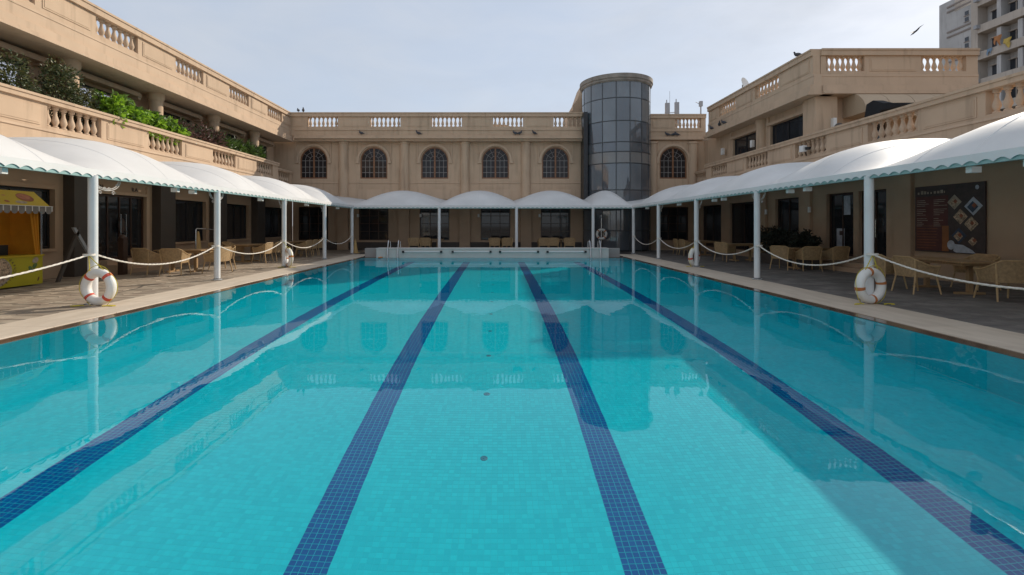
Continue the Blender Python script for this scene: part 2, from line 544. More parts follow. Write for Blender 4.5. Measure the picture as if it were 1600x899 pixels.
# near mosaic: every tile real; the 300 lane tiles that show largest are objects
tm = MB()
h = pit / 2 - .0007
tb = [(-h, -h, -.0015), (h, -h, -.0015), (h, h, -.0015), (-h, h, -.0015), (-h + .001, -h + .001, 0), (h - .001, -h + .001, 0), (h - .001, h - .001, 0), (-h + .001, h - .001, 0)]
tf = [(0, 1, 5, 4), (1, 2, 6, 5), (2, 3, 7, 6), (3, 0, 4, 7), (4, 5, 6, 7)]
tile_me = MB().add(tb, tf).mesh('lane_tile', 'tile_blue', fix=False)
near = MB(); lane_near = MB()
j0, j1 = int(3.3 / pit), round(YN / pit)
i0, i1 = math.ceil(WX0 / pit), math.floor(WX1 / pit)
jt = int(3.62 / pit)
cnt = 0
for j in range(j0, j1):
    for i in range(i0, i1):
        c = ((i + .5) * pit, (j + .5) * pit, ZF)
        if abs(c[0]) > 1.25 * (c[1] + .6): continue
        ln = [k for k in lanes if k <= i < k + 6]
        if ln and lanes.index(ln[0]) in (1, 2) and j >= jt and cnt < 300:
            wet(link('lane_tile', tile_me, pf, c)); cnt += 1
        else:
            (lane_near if ln else near).add([(c[0] + p[0], c[1] + p[1], c[2] + p[2]) for p in tb], tf)
wet(stuff(near.build('mosaic_tiles', 'tile_aqua', pf, fix=False)))
wet(stuff(lane_near.build('lane_mosaic', 'tile_blue', pf, fix=False)))
inl = MB().lathe([(.042, -.002), (.042, .005), (.036, .009), (.031, .009), (.027, .004), (.013, .004), (.011, .010), (.0, .010)], seg=14).mesh('floor_inlet', 'inlet', True)
for k in range(14):
    wet(link('floor_inlet', inl, pf, (-.14, 5.1 + 1.42 * k, ZF)))
wo = struct(MB().quad((WX0 - .002, PY0, ZW), (WX1 + .002, PY0, ZW), (WX1 + .002, PY1, ZW), (WX0 - .002, PY1, ZW)).build('pool_water', 'pool_water', smooth='all', fix=False))
wo.cycles.is_caustics_caster = True

# ------------------------------------------------------------------ building parts
bal_prof = [(.085, 0), (.085, .05), (.05, .075), (.06, .11), (.095, .20), (.085, .27), (.048, .40), (.042, .48), (.06, .515), (.045, .54), (.085, .575), (.085, .65)]
bal_me = MB().lathe(bal_prof, seg=10).mesh('baluster', 'stucco_trim', True)

def parapet(name, par, M, u0, u1, ops, zb, zo, zo1, zt, mat='stucco', lip=.07, th=.30, nb=7):
    """pierced parapet: base band, piers with raised panels, top rail; balusters are its sub-parts"""
    m = MB()
    m.box(u0, u1, -th, 0, zb, zo, M)
    m.box(u0, u1, -th - .04, lip, zo1, zt - .07, M)
    m.box(u0, u1, -th - .06, lip + .03, zt - .07, zt, M)
    e = u0
    segs = []
    for a, b in sorted(ops) + [(u1, u1)]:
        if a - e > .02: segs.append((e, a))
        e = b
    for a, b in segs:
        m.box(a, b, -th + .01, -.008, zo, zo1, M)
        if b - a > .8:
            m.box(a + .22, b - .22, -.009, .010, zo + .02, zo1 - .10, M)
            m.box(a + .27, b - .27, .009, .020, zo + .07, zo1 - .15, M)
    for a, b in sorted(ops):
        m.box(a, b, -th + .02, -.02, zo, zo + .03, M)
    o = m.build(name, mat, par)
    for a, b in ops:
        n = nb if b - a > 1.2 else max(2, int((b - a) / .25))
        for i in range(n):
            u = a + (b - a) * (i + .5) / n
            x, y, z = M(u, -th / 2, zo + .03)
            q = link('baluster', bal_me, o, (x, y, z))
            q.scale = (1, 1, (zo1 - zo - .03) / .65)
            q.rotation_euler = (0, 0, random.uniform(0, 6))
    return o

def cornice(par, M, u0, u1, zl=6.85, deep=1.2, mat='stucco_trim'):
    m = MB()
    m.box(u0, u1, -.30, .035, 7.60, 7.68, M)
    m.box(u0, u1, -.30, .02, 7.26, 7.60, M)
    m.box(u0, u1, -.30, .075, 7.20, 7.26, M)
    m.box(u0, u1, -.30, .17, 6.98, 7.20, M)
    m.box(u0, u1, -deep, .22, zl + .06, 6.98, M)
    m.box(u0, u1, -deep, .25, zl, zl + .06, M)
    return m.build('cornice', mat, par)

def wall_rect(M, d0, d1, u0, u1, z0, z1, ops):
    m = MB()
    e = u0
    for a, b, zl, zh in sorted(ops):
        if a > e: m.box(e, a, d0, d1, z0, z1, M)
        if zl > z0: m.box(a, b, d0, d1, z0, zl, M)
        if zh < z1: m.box(a, b, d0, d1, zh, z1, M)
        e = b
    if e < u1: m.box(e, u1, d0, d1, z0, z1, M)
    return m

def window(par, M, u0, u1, z0, z1, d, nu=2, nz=1, fr=.07, fmat='mullion', gmat='glass_dark', name='window'):
    m = MB()
    m.box(u0, u0 + fr, d - .09, d, z0, z1, M).box(u1 - fr, u1, d - .09, d, z0, z1, M)
    m.box(u0 + fr, u1 - fr, d - .09, d, z1 - fr, z1, M).box(u0 + fr, u1 - fr, d - .09, d, z0, z0 + fr, M)
    us = [u0 + fr + (u1 - u0 - 2 * fr) * i / nu for i in range(nu + 1)]
    zs = [z0 + fr + (z1 - z0 - 2 * fr) * i / nz for i in range(nz + 1)]
    for u in us[1:-1]: m.box(u - .025, u + .025, d - .085, d - .005, z0 + fr, z1 - fr, M)
    for z in zs[1:-1]: m.box(u0 + fr, u1 - fr, d - .083, d - .007, z - .02, z + .02, M)
    o = m.build(name, fmat, par)
    for i in range(nu):
        for j in range(nz):
            MB().box(us[i], us[i + 1], d - .055, d - .04, zs[j], zs[j + 1], M).build('pane', gmat, o)
    return o

# ------------------------------------------------------------------ left wing
lw = root('hotel_wing', (-16, 16, 0), 'sunlit tan wing with a planted balcony along the left side of the pool', 'building')
LY0 = 4.0
parapet('roof_parapet', lw, ML, LY0, YB + .3, [(c - .93, c + .93) for c in (8.87, 12.8, 16.74, 20.67, 24.63, 28.56)], 7.68, 7.82, 8.46, 8.72)
cornice(lw, ML, LY0, YB + .05)
MB().box(-20, XL - .31, LY0, YB + .3, 6.95, 7.4).build('roof_slab', 'concrete_cream', lw)
parapet('balcony_parapet', lw, MBL, LY0, 27.9, [(c - .93, c + .93) for c in (6.64, 10.58, 14.52, 18.47, 22.44, 26.34)], 3.20, 4.33, 4.98, 5.17)
m = MB()
m.box(LY0, 27.88, -.001, .03, 4.20, 4.27, MBL).box(LY0, 27.88, -.001, .018, 3.62, 3.68, MBL)
m.build('balcony_moulding', 'stucco_trim', lw)
parapet('corner_balustrade', lw, ML, 27.93, 30.9, [(28.5, 30.6)], 3.2, 4.20, 4.86, 5.0)
MB().box(-15, BL - .31, LY0, 30.9, 3.95, 4.10).build('balcony_slab', 'stucco', lw)
cols = [11.57 + 3.93 * k for k in range(-1, 5)]
for c in cols:
    MB().lathe([(.30, 0), (.30, .12), (.24, .16), (.24, 2.45), (.28, 2.5), (.30, 2.6), (.30, 2.75)], (-13.72, c, 4.10), 20).build('column', 'stucco', lw, True)
MU = lambda u, d, z: (-14.3 + d, u, z)
ops = [(c + .75, c + 3.2, 4.2, 6.46) for c in cols[:-1]] + [(cols[-1] + .6, 30.0, 4.2, 6.46)]
wall_rect(MU, -.3, 0, LY0, 30.9, 4.1, 6.95, ops).build('upper_wall', 'stucco', lw)
for a, b, z0, z1 in ops:
    window(lw, MU, a, b, z0, z1, -.06, 1, 1, .06, gmat='glass_mirror' if a < 20 else 'glass_dark')
    m = MB()
    m.box(a - .2, b + .2, 0, .40, 6.56, 6.68, MU).box(a - .2, b + .2, 0, .34, 6.68, 6.75, MU)
    m.box(a - .2, a - .05, 0, .36, 6.46, 6.56, MU).box(b + .05, b + .2, 0, .36, 6.46, 6.56, MU)
    m.build('window_hood', 'stucco_trim', lw)
# ground floor, left
MG = lambda u, d, z: (-13.1 + d, u, z)
pil = [7.5, 11.25, 15.0, 18.75, 22.4, 26.15]
gops = []
for k, p in enumerate(pil):
    a, b = p + .75, (pil[k + 1] - .75 if k + 1 < len(pil) else 29.6)
    gops.append((a, b, .40 if k == 2 else .88, 2.62))
wall_rect(MG, -.35, 0, LY0, 30.9, 0, 3.45, gops).build('ground_wall', 'stucco_shaded', lw)
for p in pil:
    MB().box(p - .42, p + .42, 0, .34, 0, 3.4, MG).build('pillar', 'pillar_dark', lw)
for k, (a, b, z0, z1) in enumerate(gops):
    if k == 2:
        dr = window(lw, MG, a, b, z0, z1, -.08, 4, 1, .08, 'door_wood', name='door')
        MB().lathe([(.16, 0), (.16, .03)], (0, 0, 0), 20).build('emblem', 'print_dark', dr).matrix_basis = Matrix.Translation((-13.13, (a + b) / 2, 1.55)) @ Matrix.Rotation(PI / 2, 4, 'Y') @ Matrix.Scale(1.6, 4, (1, 0, 0))
        for s in (-.12, .12):
            MB().tube([(-13.11, (a + b) / 2 + s, 1.0), (-13.05, (a + b) / 2 + s, 1.02), (-13.05, (a + b) / 2 + s, 1.95), (-13.11, (a + b) / 2 + s, 1.97)], .015).build('handle', 'steel', dr, True)
        m = MB()
        m.box(a - .14, a, 0, .05, 0.45, 3.0, MG).box(b, b + .14, 0, .05, .45, 3.0, MG).box(a, b, 0, .05, z1, z1 + .1, MG)
        m.build('door_jamb', 'stucco_trim', lw)
        MT = Matrix.Translation((-13.085, a + .15, 2.78)) @ Matrix.Rotation(PI / 2, 4, 'Z') @ Matrix.Rotation(PI / 2, 4, 'X')
        text_mesh('sign_lettering', 'N', .2, 'print_dark', lw, MT)
        text_mesh('sign_lettering', 'ILA', .2, 'print_dark', lw, Matrix.Translation((0, b - a - .85, 0)) @ MT)
        st = MB()
        for q in range(3): st.box(a - .2, b + .2, .36, 1.15 - q * .3, q * .14, (q + 1) * .14, MG)
        st.build('door_steps', 'stucco_shaded', lw)
    else:
        window(lw, MG, a, b, z0, z1, -.1, 2, 1, .07)
        m = MB()
        m.box(a - .12, a, 0, .06, z0 - .05, z1 + .12, MG).box(b, b + .12, 0, .06, z0 - .05, z1 + .12, MG).box(a, b, 0, .06, z1, z1 + .12, MG).box(a, b, 0, .1, z0 - .08, z0, MG)
        m.build('window_surround', 'stucco_shaded', lw)
for p in pil:
    m = MB().box(p + .46, p + .60, .0, .14, 2.02, 2.24, MG); m.build('wall_lamp', 'lamp_white', lw)
MB().box(-20, -13.46, LY0, LY0 + .3, 0, 7).box(-20.3, -20, LY0, 37, 0, 7.2).build('rear_wall', 'stucco', lw)

# ------------------------------------------------------------------ back wing
bw = root('hotel_wing', (0, 34, 0), 'shaded tan wing with arched windows across the far end', 'building')
wx = [-11.78, -7.92, -4.02, -.12, 3.74, 7.64, 11.29]
parapet('roof_parapet', bw, MBk, XL - .06, 5.75, [(c - .95, c + .95) for c in (-11.06, -7.09, -3.2, .69, 4.52)], 7.25, 7.80, 8.46, 8.72)
parapet('roof_parapet', bw, lambda u, d, z: (u, YB + .45 - d, z), 9.75, 13.4, [(11.45, 13.1)], 7.25, 7.80, 8.46, 8.72)
m = MB()
m.box(XL + .3, 5.75, -.30, .045, 7.60, 7.66, MBk).box(XL + .3, 5.75, -.6, .16, 7.12, 7.25, MBk).box(XL + .3, 5.75, -.6, .24, 7.05, 7.12, MBk).box(XL + .3, 5.75, -.6, .05, 6.92, 7.05, MBk)
M2 = lambda u, d, z: (u, YB + .45 - d, z)
m.box(9.75, 13.2, -.3, .045, 7.60, 7.66, M2).box(9.75, 13.2, -.6, .16, 7.12, 7.25, M2).box(9.75, 13.2, -.6, .24, 7.05, 7.12, M2)
m.build('cornice', 'stucco_trim', bw)
MB().box(-19.9, 19.4, 31.4, 38, 6.9, 7.35).build('roof_slab', 'concrete_cream', bw)
MW = lambda u, d, z: (u, 31.0 - d, z)
SILL, SPR, HW = 4.57, 5.73, .87
def arch(cx, r, n=18): return [(cx + r * math.cos(PI * k / n), SPR + r * math.sin(PI * k / n)) for k in range(n + 1)]
def arched_wall(m, x0, x1, z0, z1, cx):
    f = lambda u, z, d=0: MW(u, d, z)
    m.quad(f(x0, z0), f(x1, z0), f(x1, SILL), f(x0, SILL))
    m.quad(f(x0, SILL), f(cx - HW, SILL), f(cx - HW, SPR), f(x0, SPR))
    m.quad(f(cx + HW, SILL), f(x1, SILL), f(x1, SPR), f(cx + HW, SPR))
    A = arch(cx, HW)
    n = len(A) - 1
    top = [(x1 + (x0 - x1) * k / n, z1) for k in range(n + 1)]
    top[0] = (x1, z1); top[n] = (x0, z1)
    m.add([f(x1, SPR), f(*A[0]), f(*top[0])], [(0, 1, 2)]); m.add([f(x0, SPR), f(*A[n]), f(*top[n])], [(0, 2, 1)])
    for k in range(n): m.quad(f(*A[k]), f(*A[k + 1]), f(*top[k + 1]), f(*top[k]))
    loop = [(cx + HW, SILL)] + A + [(cx - HW, SILL)]
    for k in range(len(loop)):
        a, b = loop[k], loop[(k + 1) % len(loop)]
        m.quad(f(*a), f(*b), f(*b, d=-.22), f(*a, d=-.22))
m = MB()
edges = [XL - 1.4] + [(wx[i] + wx[i + 1]) / 2 for i in range(6)] + [13.6]
for i, c in enumerate(wx):
    if i == 5: m.quad(MW(edges[5], 0, 3.2), MW(edges[6], 0, 3.2), MW(edges[6], 0, 7.0), MW(edges[5], 0, 7.0))
    else: arched_wall(m, edges[i], edges[i + 1], 3.2, 7.0, c)
m.build('upper_wall', 'stucco', bw, fix=False)
def ring_shape(cx, r0, r1, zl, d0, d1, m):
    """arched band between radii r0 and r1 with legs down to zl"""
    A, B = arch(cx, r0), arch(cx, r1)
    a = [(cx + r0, zl)] + A + [(cx - r0, zl)]; b = [(cx + r1, zl)] + B + [(cx - r1, zl)]
    n = len(a)
    p = [MW(u, d1, z) for u, z in a] + [MW(u, d1, z) for u, z in b] + [MW(u, d0, z) for u, z in a] + [MW(u, d0, z) for u, z in b]
    fs = []
    for k in range(n - 1):
        fs += [(k, k + 1, n + k + 1, n + k), (n + k, n + k + 1, 3 * n + k + 1, 3 * n + k), (2 * n + k, 2 * n + k + 1, k + 1, k)]
    fs += [(0, n, 3 * n, 2 * n), (n - 1, 2 * n - 1, 4 * n - 1, 3 * n - 1)]
    m.add(p, fs)
for i, c in enumerate(wx):
    if i == 5: continue
    m = MB(); ring_shape(c, HW + .06, HW + .20, SPR - .05, 0, .11, m)
    m.box(c - HW - .26, c - HW - .05, 0, .10, SPR - .17, SPR - .05, MW).box(c + HW + .05, c + HW + .26, 0, .10, SPR - .17, SPR - .05, MW)
    m.box(c - HW - .27, c - HW - .20, 0, .055, SPR - .05, 6.90, MW).box(c + HW + .20, c + HW + .27, 0, .055, SPR - .05, 6.90, MW)
    m.build('arch_moulding', 'stucco_trim', bw, True)
    m = MB(); ring_shape(c, HW - .075, HW - .001, SILL + .08, -.16, -.06, m)
    m.box(c - HW + .001, c + HW - .001, -.16, -.06, SILL + .001, SILL + .08, MW)
    w = m.build('window', 'wood_frame', bw, True)
    MB().box(c - .05, c + .05, -.15, -.055, SILL + .08, SPR + HW - .09, MW).build('mullion', 'wood_frame', w)
    out = [(c + HW - .07, SILL + .07)] + arch(c, HW - .07) + [(c - HW + .07, SILL + .07)]
    MB().prism(out, MW, -.125, -.11).build('pane', 'glass_arch', w)
    m = MB()
    for z in (SILL + .40, SILL + .76, SPR): m.box(c - HW + .07, c + HW - .07, -.108, -.09, z - .011, z + .011, MW)
    for u in (-.56, -.29, .29, .56): m.box(c + u - .011, c + u + .011, -.109, -.092, SILL + .08, SPR, MW)
    for rr in (.30, .57):
        A = arch(c, rr)
        m.tube([MW(u, -.10, z) for u, z in A], .011, 4)
    for a in (35, 65, 115, 145):
        m.tube([MW(c + .30 * math.cos(R(a)), -.1, SPR + .30 * math.sin(R(a))), MW(c + .8 * math.cos(R(a)), -.1, SPR + .8 * math.sin(R(a)))], .011, 4)
    m.build('glazing_bars', 'glazing_bar', w)
    MB().box(c - 1.0, c + 1.0, 0, .045, 3.25, 3.88, MW).build('apron_panel', 'stucco_trim', bw)
for c in (-9.85, -5.95, -2.07, 1.83, 9.95, 12.55):
    MB().lathe([(.30, 3.25), (.30, 6.75), (.34, 6.80), (.34, 6.91)], (c, 31.0, 0), 24).build('pilaster', 'stucco', bw, True)
m = MB()
for a, b in zip([XL - .2, -9.54, -5.64, -1.76, 2.14], [-10.16, -6.26, -2.38, 1.52, 5.7]):
    m.box(a, b, 0, .035, 4.28, 4.36, MW)
m.build('string_course', 'stucco_trim', bw)
MGb = lambda u, d, z: (u, 30.95 - d, z)
gops = [(c - .95, c + .95, .62, 2.75) for i, c in enumerate(wx) if i != 5]
wall_rect(MGb, -.35, 0, -13.1, 13.4, 0, 3.2, gops).build('ground_wall', 'stucco_shaded', bw)
for c in (-9.85, -5.95, -2.07, 1.83):
    MB().box(c - .34, c + .34, 0, .22, 0, 3.15, MGb).build('pillar', 'stucco_shaded', bw)
MB().box(-13.0, 5.4, 0, .06, 0, .5, MGb).build('skirting', 'pillar_dark', bw)
for a, b, z0, z1 in gops: window(bw, MGb, a, b, z0, z1, -.06, 3, 4, .07, 'door_wood')
for c in (-8.9, -4.9, -1.2, 2.7): MB().box(c - .06, c + .06, .0, .13, 2.1, 2.3, MGb).build('wall_lamp', 'lamp_white', bw)
# stair bulkheads on the roof behind the parapet
MS = lambda u, d, z: (u, 33.5 - d, z)
m = MB(); m.prism([(4.95, 7.3), (9.9, 7.3), (9.9, 11.6), (6.0, 11.6), (5.55, 10.3), (5.25, 9.9), (5.25, 9.55), (4.95, 9.4)], MS, -3, 0)
m.build('stair_bulkhead', 'stucco', bw)
m = MB(); m.prism([(-.9, 7.3), (2.3, 7.3), (2.3, 7.95), (.6, 8.55), (-.9, 8.62)], MS, -1.5, 0)
m.build('stair_bulkhead', 'stucco', bw)

# ------------------------------------------------------------------ right wing
rw = root('hotel_wing', (16, 22, 0), 'shaded tan wing with roof block and balcony along the right side', 'building')
parapet('roof_parapet', rw, MR, 19.6, 29.3, [(26.0, 27.93), (22.0, 24.04)], 7.68, 7.80, 8.45, 8.72)
parapet('roof_parapet', rw, MF, 13.12, 19.5, [(13.34, 14.9), (17.2, 19.03)], 7.68, 7.80, 8.45, 8.72)
cornice(rw, MR, 19.5, 29.3, deep=.8)
cornice(rw, MF, 13.12, 19.5, deep=.8)
MB().box(13.6, 19.5, 20.4, 31.2, 6.9, 7.4).box(19.2, 19.5, 20, 38, 4.0, 7.0).build('roof_slab', 'concrete_cream', rw)
MRu = lambda u, d, z: (13.3 - d, u, z)
rops = [(24.8, 27.3, 4.3, 6.40), (21.0, 23.55, 4.3, 6.40)]
wall_rect(MRu, -.3, 0, 20.1, 31.0, 4.1, 6.95, rops).build('upper_wall', 'stucco', rw)
for a, b, z0, z1 in rops:
    window(rw, MRu, a, b, z0, z1, -.12, 2, 1, .06)
    m = MB(); m.box(a - .2, b + .2, 0, .08, 6.42, 6.56, MRu).box(a - .2, a - .02, 0, .08, 6.56, 6.88, MRu).box(b + .02, b + .2, 0, .08, 6.56, 6.88, MRu)
    m.build('window_hood', 'stucco_trim', rw)
MB().lathe([(.26, 4.1), (.26, 6.6), (.3, 6.7), (.3, 6.84)], (13.25, 24.2, 0), 20).build('column', 'stucco', rw, True)
MB().box(13.0, 13.9, 19.75, 20.55, 4.1, 6.84).build('corner_pier', 'stucco', rw)
MFu = lambda u, d, z: (u, 20.1 - d, z)
wall_rect(MFu, -.3, 0, 13.9, 19.5, 4.1, 6.95, [(15.2, 16.2, 4.1, 6.0)]).build('end_wall_upper', 'stucco', rw)
window(rw, MFu, 15.2, 16.2, 4.12, 6.0, -.1, 1, 2, .07)
parapet('balcony_parapet', rw, MBR, 4.0, 28.7, [(c - .96, c + .96) for c in (7.4, 11.3, 15.2, 19.15, 23.1, 27.05)], 3.2, 4.33, 4.97, 5.17)
m = MB(); m.box(4, 28.68, -.001, .03, 4.20, 4.27, MBR).box(4, 28.68, -.001, .018, 3.62, 3.68, MBR); m.build('balcony_moulding', 'stucco_trim', rw)
parapet('corner_balustrade', rw, lambda u, d, z: (12.62 - d, u, z), 28.73, 30.9, [(29.2, 30.75)], 3.2, 4.2, 4.8, 4.96)
MB().box(BR + .31, 19.4, 4, 30.9, 3.95, 4.10).build('terrace_slab', 'stucco', rw)
MGr = lambda u, d, z: (12.6 - d, u, z)
gr = [(17.1, 18.5, .45, 2.75), (15.65, 16.85, .45, 2.75), (20.2, 21.9, .5, 2.75), (23.6, 26.2, .3, 2.75), (27.2, 29.8, .3, 2.75)]
wall_rect(MGr, -.35, 0, 4, 30.9, 0, 3.3, gr).build('ground_wall', 'stucco_shaded', rw)
for k, (a, b, z0, z1) in enumerate(gr):
    w = window(rw, MGr, a, b, z0, z1, -.12, 2, 1, .07, 'door_wood', name='door' if k == 1 else 'window')
    if k == 0:
        MB().box(17.45, 17.85, -.155, -.148, 1.95, 2.65, MGr).build('poster', 'print_grey', w)
        MB().box(17.75, 18.15, -.155, -.148, .62, 1.45, MGr).build('poster', 'print_grey', w)
        MB().box(17.80, 18.0, -.147, -.145, 1.2, 1.36, MGr).build('poster_print', 'print_dark', w)
    if k == 1:
        MB().tube([(12.70, 16.15, 1.15), (12.64, 16.15, 1.17), (12.64, 16.15, 1.75), (12.70, 16.15, 1.77)], .014).build('handle', 'steel', w, True)
for u in (14.9, 19.6, 22.8): MB().box(u - .3, u + .3, 0, .12, 0, 3.25, MGr).build('pillar', 'stucco_shaded', rw)
for u in (11.2, 19.2, 22.3): MB().lathe([(.055, 0), (.055, .22)], (12.40, u, 2.08), 12).build('wall_lamp', 'lamp_white', rw, True)
MB().box(12.0, 12.59, 15.4, 18.8, .0, .30).box(11.7, 12.0, 15.4, 18.8, 0, .15).build('door_steps', 'stucco_shaded', rw)
for (x, y, z) in ((13.06, 24.75, 5.75), (13.06, 28.0, 5.85), (13.7, 19.68, 5.75)):
    MB().box(x - .07, x + .07, y - .09, y + .09, z - .18, z + .18).build('wall_lamp', 'lamp_white', rw)
MB().box(12.36, 12.9, 4.0, 4.3, 0, 3.2).box(19.3, 19.6, 4, 20, 0, 4.0).build('rear_wall', 'stucco', rw)
# barrel awning over the terrace door
aw = root('barrel_awning', (16.9, 19.4, 6), 'quarter-round tan awning under the roof block on the right terrace', 'awning')
prof = [(20.08, 6.00)] + [(20.08 - 1.28 * math.sin(a), 6.0 + 1.0 * math.cos(a)) for a in [PI / 2 * k / 10 for k in range(10, -1, -1)]]
k = 0
for a, b in ((14.35, 15.35), (15.35, 16.35), (16.35, 17.35), (17.35, 18.35), (18.35, 19.3)):
    m = MB(); n = len(prof)
    p = [(a + .012, y, z) for y, z in prof] + [(b - .012, y, z) for y, z in prof]
    m.add(p, [tuple(range(n)), tuple(range(2 * n - 1, n - 1, -1))] + [(i, i + n, (i + 1) % n + n, (i + 1) % n) for i in range(n)])
    m.build('awning_panel', 'awning_tan', aw, True)
MB().box(14.33, 19.32, 18.76, 18.80, 5.84, 6.02).build('valance', 'awning_tan', aw)

# ------------------------------------------------------------------ glass stair tower
tw = root('glass_tower', (7.6, 31.0, 0), 'round dark glass stair tower with a tan cap between the back bays', 'tower')
TR, TC = 2.12, (7.6, 31.0)
rows = [0.05, 1.25, 2.55, 3.7, 5.31, 6.0, 6.58, 7.85, 9.23, 10.25]
def tp(a, r, z): return (TC[0] + r * math.cos(a), TC[1] + r * math.sin(a), z)
rnd = random.Random(4)
for i in range(16):
    a0, a1 = 2 * PI * (i + .42) / 16, 2 * PI * (i + 1.42) / 16
    if math.sin((a0 + a1) / 2) > .45: continue
    for j in range(9):
        m = MB(); g_ = .014
        n = 4
        tilt = rnd.uniform(-.008, .008)
        f0 = [tp(a0 + g_ + (a1 - a0 - 2 * g_) * q / n, TR + tilt, rows[j] + .03) for q in range(n + 1)]
        f1 = [tp(a0 + g_ + (a1 - a0 - 2 * g_) * q / n, TR - tilt, rows[j + 1] - .03) for q in range(n + 1)]
        m.add(f0 + f1, [(q, q + 1, q + n + 2, q + n + 1) for q in range(n)])
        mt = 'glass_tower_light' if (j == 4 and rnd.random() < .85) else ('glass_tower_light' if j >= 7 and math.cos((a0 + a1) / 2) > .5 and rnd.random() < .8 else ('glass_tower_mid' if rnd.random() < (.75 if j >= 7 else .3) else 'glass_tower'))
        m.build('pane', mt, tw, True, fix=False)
    m = MB(); m.box(-.03, .03, -.022, .022, 0, 10.3); o = m.build('mullion', 'tower_mullion', tw); o.matrix_basis = Matrix.Translation(tp(a0, TR - .01, 0)) @ Matrix.Rotation(a0, 4, 'Z')
for z in rows[1:-1]:
    MB().tube([tp(a, TR - .005, z) for a in [PI * .92 + (PI * 1.16) * q / 40 for q in range(41)]], .022, 6).build('transom', 'tower_mullion', tw, True)
MB().lathe([(TR - .12, 0), (TR - .12, 10.3)], (*TC, 0), 48, False).build('inner_blind', 'black_iron', tw, True)
MB().lathe([(TR + .02, 10.2), (TR + .10, 10.28), (TR + .10, 10.38), (TR + .16, 10.42), (TR + .16, 10.66), (0.01, 10.66)], (*TC, 0), 64, False).build('cap', 'cap_grey', tw, True)
MB().box(5.35, 5.6, 29.9, 31.2, 3.2, 8.6).build('side_wall', 'mullion', tw)

# ------------------------------------------------------------------ tensile canopies
ZE = 2.66
VK = [0, .1, .2, .35, .5, .7, 1.0]
VV = [0, .10, .17, .24, .30, .39, .50]
VR = [0, .43, .70, .91, .98, .97, .88]
def vall(v): return ZE + float(np.interp(v, VK, VV))
def _cr(v):
    # smooth interpolation through the ridge heights
    for k in range(len(VK) - 1):
        if v <= VK[k + 1]:
            t = (v - VK[k]) / (VK[k + 1] - VK[k])
            h_ = VK[k + 1] - VK[k]
            d0 = (VR[k + 1] - VR[max(0, k - 1)]) / (VK[k + 1] - VK[max(0, k - 1)]) if k else 5.4
            d1 = (VR[min(k + 2, 6)] - VR[k]) / (VK[min(k + 2, 6)] - VK[k])
            return (2*t**3-3*t**2+1)*VR[k] + (t**3-2*t**2+t)*h_*d0 + (-2*t**3+3*t**2)*VR[k+1] + (t**3-t**2)*h_*d1
    return VR[-1]
def ridge(v): return ZE + _cr(v)
def czone(u, v):
    s = abs(math.sin(PI * u)) ** .95
    return vall(v) * (1 - s) + ridge(v) * s
def seams(fp, f):
    for u in (.002, .25, .5, .75):
        MB().tube([Vector(f(u, k / 26)) + Vector((0, 0, .001)) for k in range(27)], .004, 4).build('seam', 'valance', fp, True)
def canopy_side(rt, xe, xw, ys):
    sg = 1 if xw > xe else -1
    for a, b in zip(ys[:-1], ys[1:]):
        fp = MB().grid(lambda u, v: (xe + (xw - xe) * v, a + (b - a) * u, czone(u, v)), 40, 26).build('fabric_panel', 'canopy_fabric', rt, 'all', fix=False)
        seams(fp, lambda u, v: (xe + (xw - xe) * v, a + (b - a) * u, czone(u, v)))
def valance(rt, f, length, pitch=.24):
    n = int(length / pitch); m = MB(); k = 8
    top, bot = [], []
    for i in range(n * k + 1):
        s = length * i / (n * k)
        top.append(f(s, ZE + .012)); bot.append(f(s, ZE - .145 + .052 * abs(math.sin(PI * i / k))))
    N = len(top)
    m.add(top + bot, [(i, i + 1, N + i + 1, N + i) for i in range(N - 1)])
    return m.build('valance', 'valance', rt, fix=False)
post_me = MB().lathe([(.135, 0), (.135, .02), (.082, .03), (.082, 2.55)], seg=20).mesh('post', 'post_white', True)
def post(rt, x, y):
    o = link('post', post_me, rt, (x, y, 0))
    MB().lathe([(.14, 0.004), (.14, .014), (.10, .026), (.0835, .05)], (x, y, 0), 20).build('base_plate', 'black_iron', o, True)
    return o
def scroll(rt, x, y):
    m = MB(); r = .36
    for rr in (r, r - .05):
        m.tube([(x, y + rr * math.cos(a), 2.50 - .62 * rr * math.sin(a)) for a in [PI * q / 18 for q in range(19)]], .009, 5)
    for s, c in ((-1, .17), (1, .17), (-1, .05), (1, .05)):
        m.tube([(x, y + s * (c + .05 * (1 - q / 14) * math.cos(q * .6)), 2.26 - (.03 if c > .1 else -.04) + .05 * (1 - q / 14) * math.sin(q * .6)) for q in range(15)], .008, 5)
    for q in range(5): m.tube([(x, y + .24 * math.cos(PI * (q + .5) / 5), 2.46 - .15 * math.sin(PI * (q + .5) / 5)), (x, y + .34 * math.cos(PI * (q + .5) / 5), 2.48 - .20 * math.sin(PI * (q + .5) / 5))], .007, 4)
    return m.build('scroll_bracket', 'wrought_white', rt, True)

